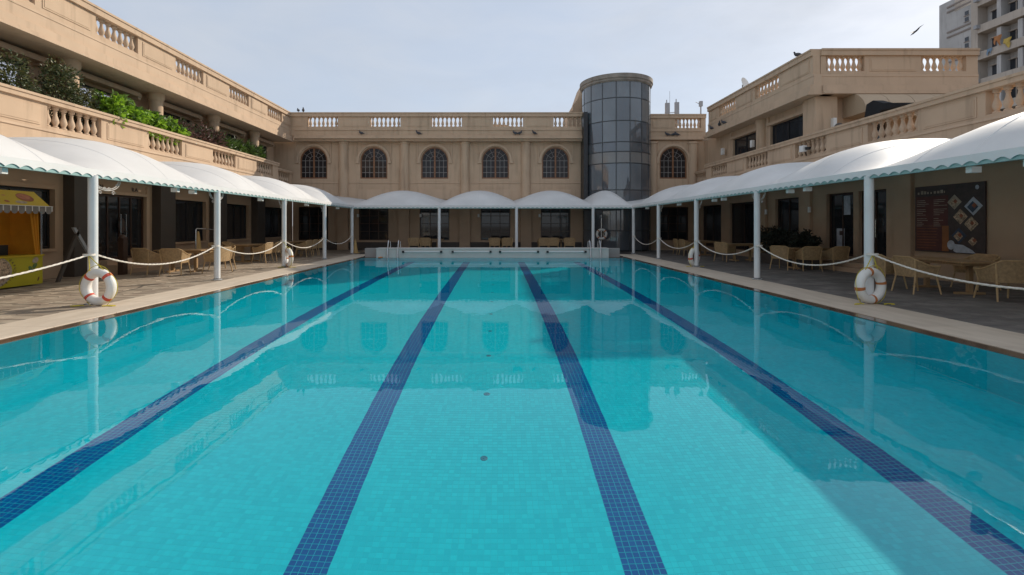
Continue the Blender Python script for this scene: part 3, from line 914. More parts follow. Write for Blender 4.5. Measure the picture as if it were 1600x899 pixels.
PYL = [5.3, 9.56, 13.8, 18.13, 22.37, 26.6]
PYR = [5.5, 9.75, 13.95, 18.2, 22.47, 26.6]
cl = root('pool_canopy', (-10.3, 15, 0), 'white scalloped fabric canopy along the left pool deck', 'canopy')
canopy_side(cl, EL, BL - .02, [1.05] + PYL)
valance(cl, lambda s, z: (EL + .012, 1.05 + s, z), 26.6 - 1.05)
MB().box(EL - .09, EL - .005, 1.05, 26.55, 2.50, 2.60).build('eave_beam', 'teal_paint', cl)
for y in PYL: post(cl, EL - .05, y)
for y in PYL[1:-1]: scroll(cl, EL - .14, y + (.45 if y < 10 else .12))
for y in (7.9, 12.2, 12.9, 16.6, 20.6, 24.6):
    MB().box(EL - .26, EL - .10, y - .05, y + .05, 2.40, 2.497).build('flood_lamp', 'lamp_white', cl)
cr = root('pool_canopy', (10, 15, 0), 'white scalloped fabric canopy along the right pool deck', 'canopy')
canopy_side(cr, ER - .05, BR + .02, [1.2] + PYR)
valance(cr, lambda s, z: (ER - .062, 1.2 + s, z), 26.6 - 1.2)
MB().box(ER - .04, ER + .05, 1.2, 26.55, 2.50, 2.60).build('eave_beam', 'teal_paint', cr)
for y in PYR: post(cr, ER, y)
for y in PYR[2:-1]: scroll(cr, ER + .10, y + .1)
for y in (6.9, 7.75, 11.9, 12.6, 16.3, 17.0, 20.3, 24.6):
    MB().box(ER + .06, ER + .22, y - .05, y + .05, 2.40, 2.497).build('flood_lamp', 'lamp_white', cr)
cb = root('pool_canopy', (0, 28.5, 0), 'white domed fabric canopy across the far end of the pool', 'canopy')
PXB = [EL, -3.2, 1.06, 5.28, ER - .05]
YW = 30.93
for a, b in zip(PXB[:-1], PXB[1:]):
    fp = MB().grid(lambda u, v: (a + (b - a) * u, EB + (YW - EB) * v, czone(u, v)), 40, 26).build('fabric_panel', 'canopy_fabric', cb, 'all', fix=False)
    seams(fp, lambda u, v: (a + (b - a) * u, EB + (YW - EB) * v, czone(u, v)))
for xe, xw in ((EL, BL - .02), (ER - .05, BR + .02)):
    def fc(u, v):
        t = max(u, v)
        return (xe + (xw - xe) * u, EB + (YW - EB) * v, vall(t) + .42 * math.sin(PI / 2 * u) * math.sin(PI / 2 * v))
    MB().grid(fc, 26, 26).build('corner_panel', 'canopy_fabric', cb, 'all', fix=False)
valance(cb, lambda s, z: (EL + .03 + s, EB - .012, z), ER - EL - .1)
MB().box(EL + .02, ER - .07, EB + .005, EB + .09, 2.50, 2.60).build('eave_beam', 'teal_paint', cb)
for x in PXB[1:-1]: post(cb, x, EB + .05)

# ------------------------------------------------------------------ raised end wall of the pool, grab bars, ladders
ew = root('pool_end_wall', (-.2, 24.2, 0), 'low white end wall with four grab bars at the far pool end', 'wall')
wet(MB().box(-5.96, 5.49, PY1, 24.55, -.40, .40).build('wall_body', 'end_wall', ew))
MB().box(-5.98, 5.51, PY1 - .02, 24.56, .401, .445).build('wall_cap', 'end_wall', ew)
wet(MB().box(-6.62, -5.961, PY1 + .35, 24.55, -.40, .42).box(5.491, 6.12, PY1 + .35, 24.55, -.40, .42).build('wall_return', 'end_wall_side', ew))
wet(MB().box(P0, -5.961, PY1, PY1 + .349, -.4, -.01).box(5.491, P1, PY1, PY1 + .349, -.4, -.01).build('ledge_return', 'ledge_stone', ew))
for x in (-3.69, -1.26, 1.07, 3.40):
    o = MB().tube([(x - .95, PY1 - .09, .27), (x + .95, PY1 - .09, .27)], .022, 10).build('grab_bar', 'post_white', ew, True)
    for s in (-.93, .93):
        MB().box(x + s - .05, x + s + .05, PY1 - .13, PY1 + .001, .22, .32).build('bracket', 'black_iron', o)
def ladder(x, lab):
    lr = root('pool_ladder', (x, 23.7, 0), lab, 'ladder', 'pool ladders')
    for s in (-.25, .25):
        pts = [(x + s, 24.35, .445), (x + s, 24.33, .70)] + [(x + s, 24.08 + .25 * math.cos(a), .70 + .13 * math.sin(a)) for a in [PI * q / 10 for q in range(1, 10)]] + [(x + s, 23.80, .62), (x + s, 23.68, .30), (x + s, 23.64, -.1), (x + s, 23.64, -1.2)]
        wet(MB().tube(pts, .024, 10).build('rail', 'steel', lr, True))
    for z in (-.35, -.65, -.95):
        wet(MB().box(x - .25, x + .25, 23.60, 23.68, z - .015, z + .015).build('tread', 'steel', lr))
ladder(-5.13, 'stainless pool ladder at the left end of the end wall')
ladder(4.82, 'stainless pool ladder at the right end of the end wall')
tag(MB().lathe([(.0, .0), (.09, .01), (.13, .05), (.11, .09), (.0, .11)], (-5.66, 23.4, ZW - .03), 14).build('pool_float', 'ring_orange', None, True), 'small orange float on the water beside the left ladder', 'float')

# ------------------------------------------------------------------ ropes and life rings
def rope(p, q, sag, lab, r=.015, twist=9.0):
    p, q = Vector(p), Vector(q)
    L_ = (q - p).length; n = int(L_ / .055)
    m = MB()
    ax = Vector((0, 0, 1)); side = (q - p).normalized().cross(ax)
    for k in range(3):
        pts = []
        for i in range(n + 1):
            t = i / n
            c = p.lerp(q, t) - Vector((0, 0, sag * 4 * t * (1 - t)))
            a = 2 * PI * k / 3 + t * L_ * twist * 2
            pts.append(c + side * (r * .62 * math.cos(a)) + ax * (r * .62 * math.sin(a)))
        m.tube(pts, r * .62, 5)
    m.lathe([(.088, -.02), (.10, -.02), (.10, .02), (.088, .02)], q - Vector((0, 0, 0)), 14, False)
    return tag(m.build('barrier_rope', 'rope_white', None, True), lab, 'rope', 'ropes slung between the canopy posts')
nth = ['nearest left post and the frame edge', 'first and second left posts', 'second and third left posts', 'third and fourth left posts', 'fourth left post and the left corner post']
for k in range(5):
    z0 = .97 if k else .55
    rope((EL - .05, PYL[k] + .09, .97 if k else .60), (EL - .05, PYL[k + 1] - .09, .98), .34 if k else .12, 'white rope slung between the ' + nth[k])
nth = ['nearest right post and the frame edge', 'first and second right posts', 'second and third right posts', 'third and fourth right posts', 'fourth right post and the right corner post']
for k in range(5):
    rope((ER, PYR[k] + .09, .95 if k else .80), (ER, PYR[k + 1] - .09, .98), .36 if k else .24, 'pale rope slung between the ' + nth[k])

def life_ring(x, y, z, rotz, lab, band='ring_red', a0=45, R0=.275, r0=.084, hang=True, lean=0, px=None):
    lr = root('life_ring', (x, y, z - R0 - r0), lab, 'life ring', 'life rings by the pool')
    Mx = Matrix.Translation((x, y, z)) @ Matrix.Rotation(rotz, 4, 'Z') @ Matrix.Rotation(R(lean), 4, 'X')
    def torus(aa, bb, r, n, closed):
        pts = [(R0 * math.cos(aa + (bb - aa) * q / n), 0, R0 * math.sin(aa + (bb - aa) * q / n)) for q in range(n if closed else n + 1)]
        m = MB(); m.tube(pts, r, 14, closed)
        m.v = [tuple(Mx @ Vector(p)) for p in m.v]
        return m
    torus(0, 2 * PI, r0, 48, True).build('ring_body', 'ring_white', lr, 'all')
    for q in range(4):
        a = R(a0 + 90 * q)
        torus(a - .10, a + .10, r0 + .004, 4, False).build('band', band, lr, True)
    m = MB()
    for q in range(4):
        a, b = R(a0 + 90 * q), R(a0 + 90 * q + 90)
        pts = []
        for t in range(13):
            c = a + (b - a) * t / 12; rr = R0 + r0 + .008 + .05 * math.sin(PI * t / 12)
            pts.append(Mx @ Vector((rr * math.cos(c), -.01, rr * math.sin(c))))
        m.tube(pts, .006, 5)
    if hang and px:
        for s in (-.17, .17):
            m.tube([Mx @ Vector((s, -.02, R0 + .02)), (px[0], px[1], .97)], .009, 5)
        rr = random.Random(2)
        for s in (-.3, .22):
            m.tube([(x + s * math.cos(rotz) + .09 * math.cos(q * .9) + .012 * q * (1 if s > 0 else -1), y - .1 + .05 * math.sin(q * 1.3), .016) for q in range(10)], .009, 5)
    m.build('grab_line', 'rope_yellow', lr, True)
life_ring(-7.72, 9.36, .365, R(-7), 'white life ring with red bands leaning on the nearest left post', px=(EL - .05, 9.46))
life_ring(ER - .10, 9.58, .365, R(15), 'white life ring with brown bands on the nearest right post', 'ring_orange', 10, px=(ER, 9.65))
life_ring(-7.78, 18.0, .365, R(-48), 'white life ring turned edge-on at the third left post', 'ring_orange', 10, px=(EL - .05, 18.05))
life_ring(ER - .02, 18.36, .365, R(40), 'white life ring behind the third right post', 'ring_red', 10, px=(ER, 18.2))
tr = root('life_ring', (6.2, 28.75, .75), 'life ring hanging from a pole against the glass tower', 'life ring', 'life rings by the pool')
m = MB(); m.tube([(6.2 + .27 * math.cos(2 * PI * q / 32), 28.72, 1.05 + .27 * math.sin(2 * PI * q / 32)) for q in range(32)], .075, 10, True); m.build('ring_body', 'ring_white', tr, 'all')
for q in range(4):
    a = R(45 + 90 * q)
    MB().tube([(6.2 + .27 * math.cos(a + t), 28.72, 1.05 + .27 * math.sin(a + t)) for t in (-.12, -.04, .04, .12)], .079, 10).build('band', 'ring_orange', tr, True)
MB().tube([(6.2, 28.78, 0), (6.2, 28.78, 2.0)], .022, 8).build('hanging_pole', 'steel', tr, True)

# ------------------------------------------------------------------ chairs and tables
def make_chair():
    t = root('wicker_chair', (0, 0, 0), 'x', 'chair', 'wicker chairs on the pool deck')
    def path(t_):           # plan outline of the shell, from right arm tip round the back to left arm tip
        s = abs(t_); sg = 1 if t_ > 0 else -1
        if s < .45: return (sg * s / .45 * .20, -.27 - .02 * math.cos(s / .45 * PI / 2))
        if s < .62:
            a = (s - .45) / .17 * PI / 2
            return (sg * (.20 + .08 * math.sin(a)), -.27 + .08 * (1 - math.cos(a)))
        return (sg * .28, -.19 + (s - .62) / .38 * .40)
    top = lambda s: .83 if s < .45 else (.83 - .20 * min(1, (s - .45) / .4))
    lean = lambda h: 1 + .20 * h
    n = 32
    for nm, mat in (('backrest', 'wicker'),):
        m = MB()
        rowsz = 5
        for off in (0, .022):
            for i in range(n + 1):
                q = -1 + 2 * i / n; x, y = path(q); tz = top(abs(q))
                for j in range(rowsz + 1):
                    h = j / rowsz; z = .38 + (tz - .38) * h; k = lean(h) - off / .28
                    m.v.append((x * k, y * k, z))
        s_ = (n + 1) * (rowsz + 1)
        for o_ in (0, s_):
            for i in range(n):
                for j in range(rowsz):
                    a = o_ + i * (rowsz + 1) + j
                    m.f.append((a, a + rowsz + 1, a + rowsz + 2, a + 1))
        m.build(nm, mat, t, True, fix=False)
    pts = []
    for i in range(n + 1):
        q = -1 + 2 * i / n; x, y = path(q); pts.append((x * 1.2, y * 1.2, top(abs(q)) + .005))
    MB().tube(pts, .017, 6).build('top_rail', 'wicker_frame', t, True)
    m = MB(); m.box(-.27, .27, -.27, .23, .39, .445); m.build('seat', 'wicker', t)
    for sx in (-1, 1):
        for sy, y0 in ((-1, -.25), (1, .21)):
            m = MB(); topz = .80 if sy < 0 else .62
            k = 1.18
            m.tube([(sx * .315, y0 + sy * .075, 0), (sx * .275, y0, .40), (sx * .275 * k, y0 * k if sy < 0 else y0 * 1.08, topz)], .02, 6, radii=[.016, .021, .017])
            m.build('leg', 'wicker_frame', t, True)
    return t
def make_table(L_, W_):
    t = root('dining_table', (0, 0, 0), 'x', 'table', 'wooden tables on the pool deck')
    npl = 5
    for i in range(npl):
        w = W_ / npl
        MB().box(-L_ / 2, L_ / 2, -W_ / 2 + i * w + .003, -W_ / 2 + (i + 1) * w - .003, .715, .75).build('plank', 'table_wood', t)
    MB().box(-L_ / 2 + .08, L_ / 2 - .08, -W_ / 2 + .06, W_ / 2 - .06, .66, .714).build('apron', 'table_wood', t)
    for s in (-1, 1):
        m = MB(); x = s * (L_ / 2 - .38)
        m.box(x - .045, x + .045, -.045, .045, .05, .66).box(x - .04, x + .04, -W_ * .36, W_ * .36, 0, .05)
        m.build('leg', 'table_wood', t)
    return t
chair0 = make_chair(); used_c = [False]
tables = {}
def chair(x, y, face, lab):
    """face: direction the sitter looks, degrees from +Y towards -X"""
    if not used_c[0]:
        used_c[0] = True; chair0.location = (x, y, 0.001); chair0.rotation_euler = (0, 0, R(face)); chair0['label'] = lab; return chair0
    return dup(chair0, 'wicker_chair', (x, y, .001), R(face), lab)
def table(L_, W_, x, y, rot, lab):
    if (L_, W_) not in tables:
        t = make_table(L_, W_); tables[(L_, W_)] = t; t.location = (x, y, .001); t.rotation_euler = (0, 0, R(rot)); t['label'] = lab; return t
    return dup(tables[(L_, W_)], 'dining_table', (x, y, .001), R(rot), lab)
# left deck
table(1.5, .85, -10.55, 16.3, 4, 'wooden table nearest the kiosk on the left deck')
chair(-10.15, 15.25, 8, 'wicker chair with its back to the camera at the nearest left table')
chair(-11.2, 15.5, -12, 'wicker chair farthest from the pool at the nearest left table')
chair(-9.25, 15.95, 82, 'wicker chair beside the second left post, pool side of the nearest left table')
chair(-9.75, 17.1, 150, 'wicker chair on the far side of the nearest left table')
table(1.5, .85, -10.75, 20.8, 88, 'wooden table between the second and third left posts')
chair(-9.85, 20.25, 88, 'nearer of two pool-side wicker chairs at the middle left table')
chair(-9.9, 21.25, 94, 'farther of two pool-side wicker chairs at the middle left table')
chair(-11.6, 20.2, -85, 'nearer wall-side wicker chair at the middle left table')
chair(-11.65, 21.3, -92, 'farther wall-side wicker chair at the middle left table')
table(2.0, .85, -10.5, 24.7, 90, 'long wooden table between the third and fourth left posts')
chair(-9.6, 23.9, 88, 'nearest of three wicker chairs in a row at the far left table')
chair(-9.62, 24.75, 92, 'middle of three wicker chairs in a row at the far left table')
chair(-9.6, 25.6, 86, 'farthest of three wicker chairs in a row at the far left table')
# right deck
table(2.0, .85, 10.75, 11.55, 84, 'long wooden table under the menu board on the right')
chair(9.75, 12.15, -86, 'wicker chair at the far pool-side seat of the table under the menu board')
chair(9.72, 11.2, -92, 'wicker chair at the near pool-side seat of the table under the menu board')
chair(10.55, 10.1, -10, 'large foreground wicker chair with its back to the camera, far right')
chair(11.75, 11.9, 95, 'wicker chair on the wall side of the table under the menu board')
table(1.5, .85, 11.15, 17.6, 10, 'wooden table behind the nearest right post')
chair(10.2, 17.2, -60, 'wicker chair at the pool-side end of the table behind the nearest right post')
chair(10.75, 16.75, -4, 'wicker chair facing away at the table behind the nearest right post')
chair(11.75, 16.85, 8, 'wicker chair beside the wall at the table behind the nearest right post')
table(1.5, .85, 10.9, 21.5, 5, 'wooden table behind the second right post')
chair(9.9, 21.0, -62, 'wicker chair at the pool-side end of the table behind the second right post')
chair(11.3, 20.7, 5, 'wicker chair facing away at the table behind the second right post')
table(1.5, .85, 10.9, 25.7, 88, 'wooden table behind the third right post')
chair(9.95, 25.3, -88, 'nearer of two wicker chairs behind the third right post')
chair(9.95, 26.2, -92, 'farther of two wicker chairs behind the third right post')
# far end
for k, (tx, nm, xs) in enumerate(((-4.0, 'left', (-4.9, -4.2)), (.2, 'middle', (-.15, .55)), (3.5, 'right', (2.72, 3.3, 4.25)))):
    table(1.5, .85, tx, 29.3, 0, 'wooden table at the far end, %s of three behind the pool end wall' % nm)
    for j, x in enumerate(xs):
        w = ('left', 'right')[j] if len(xs) == 2 else ('left', 'centre', 'right')[j]
        chair(x, 28.45, random.uniform(-8, 8), 'wicker chair on the %s at the %s far-end table' % (w, nm))

# ------------------------------------------------------------------ yellow snack kiosk
ki = root('snack_kiosk', (-12.4, 11.4, 0), 'yellow snack kiosk with printed counter at the left edge', 'kiosk')
KX, KA, KB = -11.95, 9.9, 12.7
MB().box(KX - .85, KX, KA, KB, .04, .76).build('counter', 'green_yellow_print', ki)
MB().box(KX - .88, KX + .03, KA - .02, KB + .02, .762, .80).build('counter_top', 'yellow_print', ki)
MB().box(KX - .86, KX - .82, KA, KB, .80, 2.2).build('back_panel', 'orange_cloth', ki)
MB().prism([(KX - .82, .80), (KX - .02, .80), (KX - .02, 2.1), (KX - .82, 2.1)], lambda u, d, z: (u, KB - d, z), 0, .03).build('side_panel', 'orange_cloth', ki)
m = MB()
m.grid(lambda u, v: (KX - .05 + .03 * math.sin(u * 22), KB - .34 * (1 - u) * (.45 + .55 * v) + .0, .80 + 1.35 * v), 24, 6).build('curtain', 'orange_cloth', ki, 'all', fix=False)
for y in (KA, KB - .05): MB().box(KX - .05, KX - .005, y, y + .05, .80, 2.15).build('frame_post', 'steel', ki)
MB().box(KX - .6, KX - .5, 11.3, 12.3, .80, 1.06).build('hot_plate', 'black_iron', ki)
# slanted fascia
m = MB(); m.prism([(KX - .25, 2.44), (KX - .29, 2.44), (KX + .13, 2.06), (KX + .17, 2.06)], lambda u, d, z: (u, d, z), KA, KB + .02)
fa = m.build('fascia', 'yellow_print', ki)
MB().box(KX + .15, KX + .185, KA, KB + .10, 2.045, 2.06).build('fascia_edge', 'white_trim', ki)
m = MB()
for k in range(16):
    y = KB + .08 - .18 * (k + 1)
    if y < KA: break
    pts = [(KX + .17, y + .012, 2.045), (KX + .17, y + .168, 2.045)] + [(KX + .17, y + .09 + .078 * math.cos(a), 1.92 - .07 * math.sin(a)) for a in [PI * q / 6 for q in range(7)]]
    MB().poly(pts).build('pelmet_flap', 'grey_cloth', ki, fix=False)
    m.box(KX + .173, KX + .178, y + .165, y + .19, 1.92, 2.045)
m.build('pelmet_piping', 'white_trim', ki)
def disc(cy, cz, ry, rz, x, mat, name='print', n=22, tilt=0, M=None):
    pts = []
    for q in range(n):
        a = 2 * PI * q / n; u, w = ry * math.cos(a), rz * math.sin(a)
        pts.append((x, cy + u * math.cos(tilt) - w * math.sin(tilt), cz + u * math.sin(tilt) + w * math.cos(tilt)))
    if M: pts = [M(*p) for p in pts]
    return MB().poly(pts).build(name, mat, ki, fix=False)
disc(11.38, .44, .52, .40, KX + .004, 'print_cream', 'bowl_print'); disc(11.38, .46, .47, .35, KX + .007, 'print_food', 'bowl_print')
disc(12.48, .52, .08, .05, KX + .004, 'print_green', 'herb_print', tilt=.8); disc(12.36, .46, .07, .045, KX + .006, 'print_green', 'herb_print', tilt=2.0); disc(12.42, .40, .08, .04, KX + .008, 'print_blue', 'herb_print', tilt=.3)
disc(12.5, .66, .09, .07, KX + .004, 'print_cream', 'onion_print', tilt=.6); disc(12.58, .17, .06, .018, KX + .004, 'print_maroon', 'chilli_print', tilt=1.2)
for k, ch in enumerate('al Masala Chaap'):
    a = R(-118 + k * 11.2)
    if ch == ' ': continue
    yy, zz = 11.38 + .62 * math.cos(a), .46 + .41 * math.sin(a)
    ta = math.atan2(.41 * math.cos(a), -.62 * math.sin(a))
    MT = Matrix.Translation((KX + .005, yy, zz)) @ Matrix.Rotation(PI / 2, 4, 'Z') @ Matrix.Rotation(PI / 2, 4, 'X') @ Matrix.Rotation(ta, 4, 'Z')
    text_mesh('lettering', ch, .10, 'print_dark', ki, MT, .001, 'CENTER')
sl = lambda x, y, z: (KX + .15 - (z - 2.075) / .365 * .41 + .012 + x, y, z)
for a in ((12.28, 2.27, .21, .105, 0, 'print_brown'), (12.26, 2.29, .17, .07, .003, 'print_rust'), (12.05, 2.14, .15, .035, -.002, 'print_cream'), (11.55, 2.33, .05, .045, 0, 'print_green'), (11.78, 2.30, .05, .012, 0, 'print_rust'), (11.7, 2.15, .06, .03, 0, 'print_orange'), (11.2, 2.28, .09, .06, 0, 'print_brown'), (11.3, 2.16, .08, .02, 0, 'print_rust')):
    disc(a[0], a[1], a[2], a[3], a[4], a[5], 'food_print', M=sl)

# ------------------------------------------------------------------ menu board on the right wall
mb = root('menu_board', (12.57, 13.45, .78), 'large dark menu board with food pictures on the right wall', 'menu board')
MM = lambda u, d, z: (12.58 - d, u, z)      # u is Y: the left edge in the picture is at larger Y
MB().box(12.42, 14.5, 0, .04, .80, 2.70, MM).build('board', 'print_dark', mb)
MB().box(13.42, 14.46, .041, .044, .84, 1.55, MM).build('orange_panel', 'print_orange', mb)
MB().box(13.62, 14.46, .045, .047, .84, 1.54, MM).build('maroon_panel', 'print_maroon', mb)
MB().box(13.44, 14.46, .041, .044, 1.56, 2.40, MM).build('maroon_panel', 'print_maroon', mb)
def dia(u, z, s, mat, d):
    MB().poly([MM(u + s, d, z), MM(u, d, z + s), MM(u - s, d, z), MM(u, d, z - s)]).build('food_picture', mat, mb, fix=False)
for u, z, s, mt in ((13.25, 2.20, .21, 'print_cream'), (12.72, 2.07, .25, 'print_grey'), (13.08, 1.80, .21, 'print_food'), (12.78, 1.60, .20, 'print_food'), (13.12, 1.28, .22, 'print_blue'), (12.72, 1.15, .2, 'print_dark')):
    dia(u, z, s, mt, .046); dia(u + .02, z - .02, s * .62, 'print_food' if mt != 'print_grey' else 'print_blue', .048); dia(u - .03, z + .02, s * .3, 'print_brown', .050)
disc2 = [(13.35 + .10 * math.cos(a) * 1.1, 1.02 + .13 * math.sin(a)) for a in [2 * PI * q / 18 for q in range(18)]]
MB().prism(disc2, MM, .046, .049).build('jug_picture', 'print_grey', mb)
MB().prism([(13.28, .86), (13.25, 1.05), (13.0, 1.03), (12.75, .9), (12.66, .82), (13.2, .82)], MM, .046, .05).build('plate_picture', 'print_grey', mb)
MB().prism([(12.62 + .05 * math.cos(a), 2.56 + .06 * math.sin(a)) for a in [2 * PI * q / 12 for q in range(12)]], MM, .046, .049).build('crest', 'print_grey', mb)
rnd = random.Random(11)
for col in (14.43, 13.88):
    for k in range(15):
        if k in (4, 9): continue
        w = rnd.uniform(.15, .42); z = 2.28 - k * .053
        MB().box(col - w, col, .046, .048, z, z + .014, MM).build('menu_line', 'print_cream', mb)
for k in range(8):
    z = .90 + k * .08; MB().box(14.42 - rnd.uniform(.5, .75), 14.42, .048, .05, z, z + .012, MM).build('menu_line', 'print_orange', mb)
for k in range(9):
    u = 14.40 - k * .105
    MB().box(u - rnd.uniform(.03, .08), u, .046, .048, 2.47, 2.47 + rnd.uniform(.05, .10), MM).build('menu_heading', 'print_cream', mb)

# ------------------------------------------------------------------ other things on the decks
o = root('deck_cone', (-8.05, 27.4, 0), 'tan caution cone beside the left corner post', 'cone')
MB().lathe([(.15, .04), (.045, .72), (.03, .78), (.0, .785)], (-8.05, 27.4, 0), 16).build('cone_body', 'cone_tan', o, True)
MB().box(-8.25, -7.85, 27.2, 27.6, 0.001, .04).build('cone_base', 'cone_tan', o)
o = root('deck_cone', (-12.2, 19.7, 0), 'tan pointed cone behind the handrail by the left windows', 'cone')
MB().lathe([(.14, .49), (.05, 1.26), (.03, 1.32), (.0, 1.325)], (-12.2, 19.7, 0), 16).build('cone_body', 'cone_tan', o, True)
MB().box(-12.38, -12.02, 19.52, 19.88, .451, .49).build('cone_base', 'cone_tan', o)
struct(MB().box(-12.74, -11.75, 18.95, 21.2, 0, .45).build('entrance_platform', 'stucco_shaded'))
o = root('handrail', (-11.85, 19.6, .45), 'steel handrail loop on the platform by the left windows', 'handrail')
MB().tube([(-11.85, 19.0, .45), (-11.85, 19.0, 1.40), (-11.85, 19.05, 1.44), (-11.85, 20.35, 1.38), (-11.85, 20.4, 1.33), (-11.85, 20.4, .45)], .022, 8).build('rail', 'steel', o, True)
o = root('folding_easel', (-12.1, 13.9, 0), 'dark folding easel with two slanting legs beside the kiosk', 'easel')
for s_, (ya, yb) in (('a', (13.75, 14.75)), ('b', (13.95, 13.25))):
    MB().add([(-12.13, ya, 1.5), (-12.07, ya, 1.5), (-12.07, ya + .10, 1.5), (-12.13, ya + .10, 1.5), (-12.13, yb, .001), (-12.07, yb, .001), (-12.07, yb + .10, .001), (-12.13, yb + .10, .001)],
             [(0, 1, 2, 3), (7, 6, 5, 4), (0, 4, 5, 1), (1, 5, 6, 2), (2, 6, 7, 3), (3, 7, 4, 0)]).build('leg', 'antenna_grey' if s_ == 'a' else 'pillar_dark', o)
o = root('timber_post', (-11.9, 15.35, 0), 'short wooden post standing behind the nearest left canopy post', 'post')
MB().box(-11.99, -11.81, 15.26, 15.44, 0.001, 1.15).build('shaft', 'door_wood', o); MB().lathe([(.12, 1.15), (.12, 1.18), (.05, 1.26), (0, 1.27)], (-11.9, 15.35, 0), 12).build('finial', 'door_wood', o, True)

# ------------------------------------------------------------------ plants
def leaves(name, mat, par, c, ext, n, ls, lw_, seed, droop=.3, shape='blob', fix=False):
    rg = np.random.default_rng(seed)
    p = rg.normal(0, 1, (n, 3)); p /= np.linalg.norm(p, axis=1)[:, None] + 1e-6
    rad = rg.uniform(.25, 1, n) ** .5
    lump = 1 + .28 * np.sin(p[:, 0] * 5 + seed) * np.cos(p[:, 1] * 4 + seed * 2) + .2 * np.sin(p[:, 2] * 7 + seed)
    p = p * (rad * lump)[:, None] * np.array(ext) + np.array(c)
    d = rg.normal(0, 1, (n, 3)); d[:, 2] = d[:, 2] * .5 - droop
    out = p - np.array(c); out /= np.linalg.norm(out, axis=1)[:, None] + 1e-6
    d = d * .7 + out * .8
    d /= np.linalg.norm(d, axis=1)[:, None] + 1e-6
    s = np.cross(d, rg.normal(0, 1, (n, 3))); s /= np.linalg.norm(s, axis=1)[:, None] + 1e-6
    nn = np.cross(d, s)
    L_ = ls * rg.uniform(.6, 1.3, n)[:, None]; Wd = lw_ * rg.uniform(.7, 1.2, n)[:, None]
    v = np.stack([p, p + d * L_ * .45 + s * Wd + nn * L_ * .08, p + d * L_ - nn * L_ * .12, p + d * L_ * .45 - s * Wd + nn * L_ * .08], 1).reshape(-1, 3)
    m = MB(); m.v = [tuple(q) for q in v]; m.f = [t for k in range(n) for t in ((4 * k, 4 * k + 1, 4 * k + 2), (4 * k, 4 * k + 2, 4 * k + 3))]
    return m.build(name, mat, par, fix=False)
def plant(x, y, zb, c, ext, n, mat, ls, lw_, seed, lab, cat='shrub', droop=.3, group='balcony plants', mat2=None, name='balcony_shrub'):
    o = root(name, (x, y, zb), lab, cat, group)
    rr = random.Random(seed); m = MB()
    for k in range(7):
        e = (c[0] + rr.uniform(-.7, .7) * ext[0], c[1] + rr.uniform(-.7, .7) * ext[1], c[2] + rr.uniform(-.2, .8) * ext[2])
        m.tube([(x, y, zb), ((x + e[0]) / 2 + rr.uniform(-.08, .08), (y + e[1]) / 2 + rr.uniform(-.08, .08), (zb + e[2]) / 2), e], .012, 5, radii=[.02, .014, .006])
    m.build('stem', 'stem', o, True)
    leaves('foliage', mat, o, c, ext, n, ls, lw_, seed, droop)
    if mat2: leaves('young_leaves', mat2, o, (c[0], c[1], c[2] + ext[2] * .3), (ext[0] * .95, ext[1] * .95, ext[2] * .85), n // 3, ls, lw_, seed + 50, droop)
    return o
XP = BL - .55
plant(XP, 11.9, 4.1, (XP, 11.9, 5.35), (.35, .75, .62), 1500, 'leaf_dark', .09, .028, 1, 'dark shrub at the left edge of the balcony', mat2='leaf_olive')
plant(XP, 13.1, 4.1, (XP, 13.1, 5.35), (.38, .75, .72), 1600, 'leaf_dark', .09, .028, 2, 'dark arching shrub in front of the first bright balcony window', mat2='leaf_olive')
plant(XP, 14.55, 4.1, (XP, 14.55, 5.55), (.38, .60, .85), 1700, 'leaf_dark', .09, .028, 3, 'tall dark shrub before the nearest balcony column', mat2='leaf_olive')
plant(XP, 15.55, 4.1, (XP, 15.5, 5.35), (.35, .6, .62), 1400, 'leaf_olive', .09, .028, 4, 'dark olive shrub touching the bright green vine', mat2='leaf_dark')
for k, (y, h_, n) in enumerate(((16.3, .62, 700), (17.2, .58, 650), (18.2, .50, 650), (19.2, .42, 600))):
    plant(XP + .12, y, 4.1, (XP + .15, y, 5.17 + h_ * .25), (.38, .62, h_), n, 'leaf_bright', .19, .075, 10 + k,
          'bright green broad-leaved balcony plant, ' + ('first from the dark shrubs', 'second from the dark shrubs', 'third from the dark shrubs', 'next to the purple plants')[k], 'plant', .6, mat2='leaf_green', name='balcony_plant')
for k, y in enumerate((20.2, 21.3, 22.3)):
    plant(XP + .1, y, 4.1, (XP + .1, y, 5.32 + .05 * k), (.35, .62, .48), 800, 'leaf_purple', .20, .022, 20 + k,
          'purple spiky-leaved balcony plant, ' + ('next to the bright green plants', 'middle one of three', 'next to the far green plants')[k], 'plant', -.3, mat2='leaf_dark', name='balcony_plant')
for k, y in enumerate((23.2, 24.3, 25.4, 26.3)):
    plant(XP + .1, y, 4.1, (XP + .1, y, 5.28), (.33, .52, .56 - .04 * k), 620, 'leaf_green', .24, .022, 30 + k,
          'green narrow-leaved balcony plant, ' + ('next to the purple plants', 'second from the purple plants', 'third from the purple plants', 'farthest along the balcony')[k], 'plant', -.2, mat2='leaf_dark', name='balcony_plant')
plant(13.2, 11.0, 4.1, (13.2, 11.0, 4.75), (.3, .6, .45), 800, 'leaf_olive', .12, .04, 41, 'yellowish shrub seen through the nearest right balusters', mat2='leaf_bright', name='terrace_shrub', group='terrace plants')
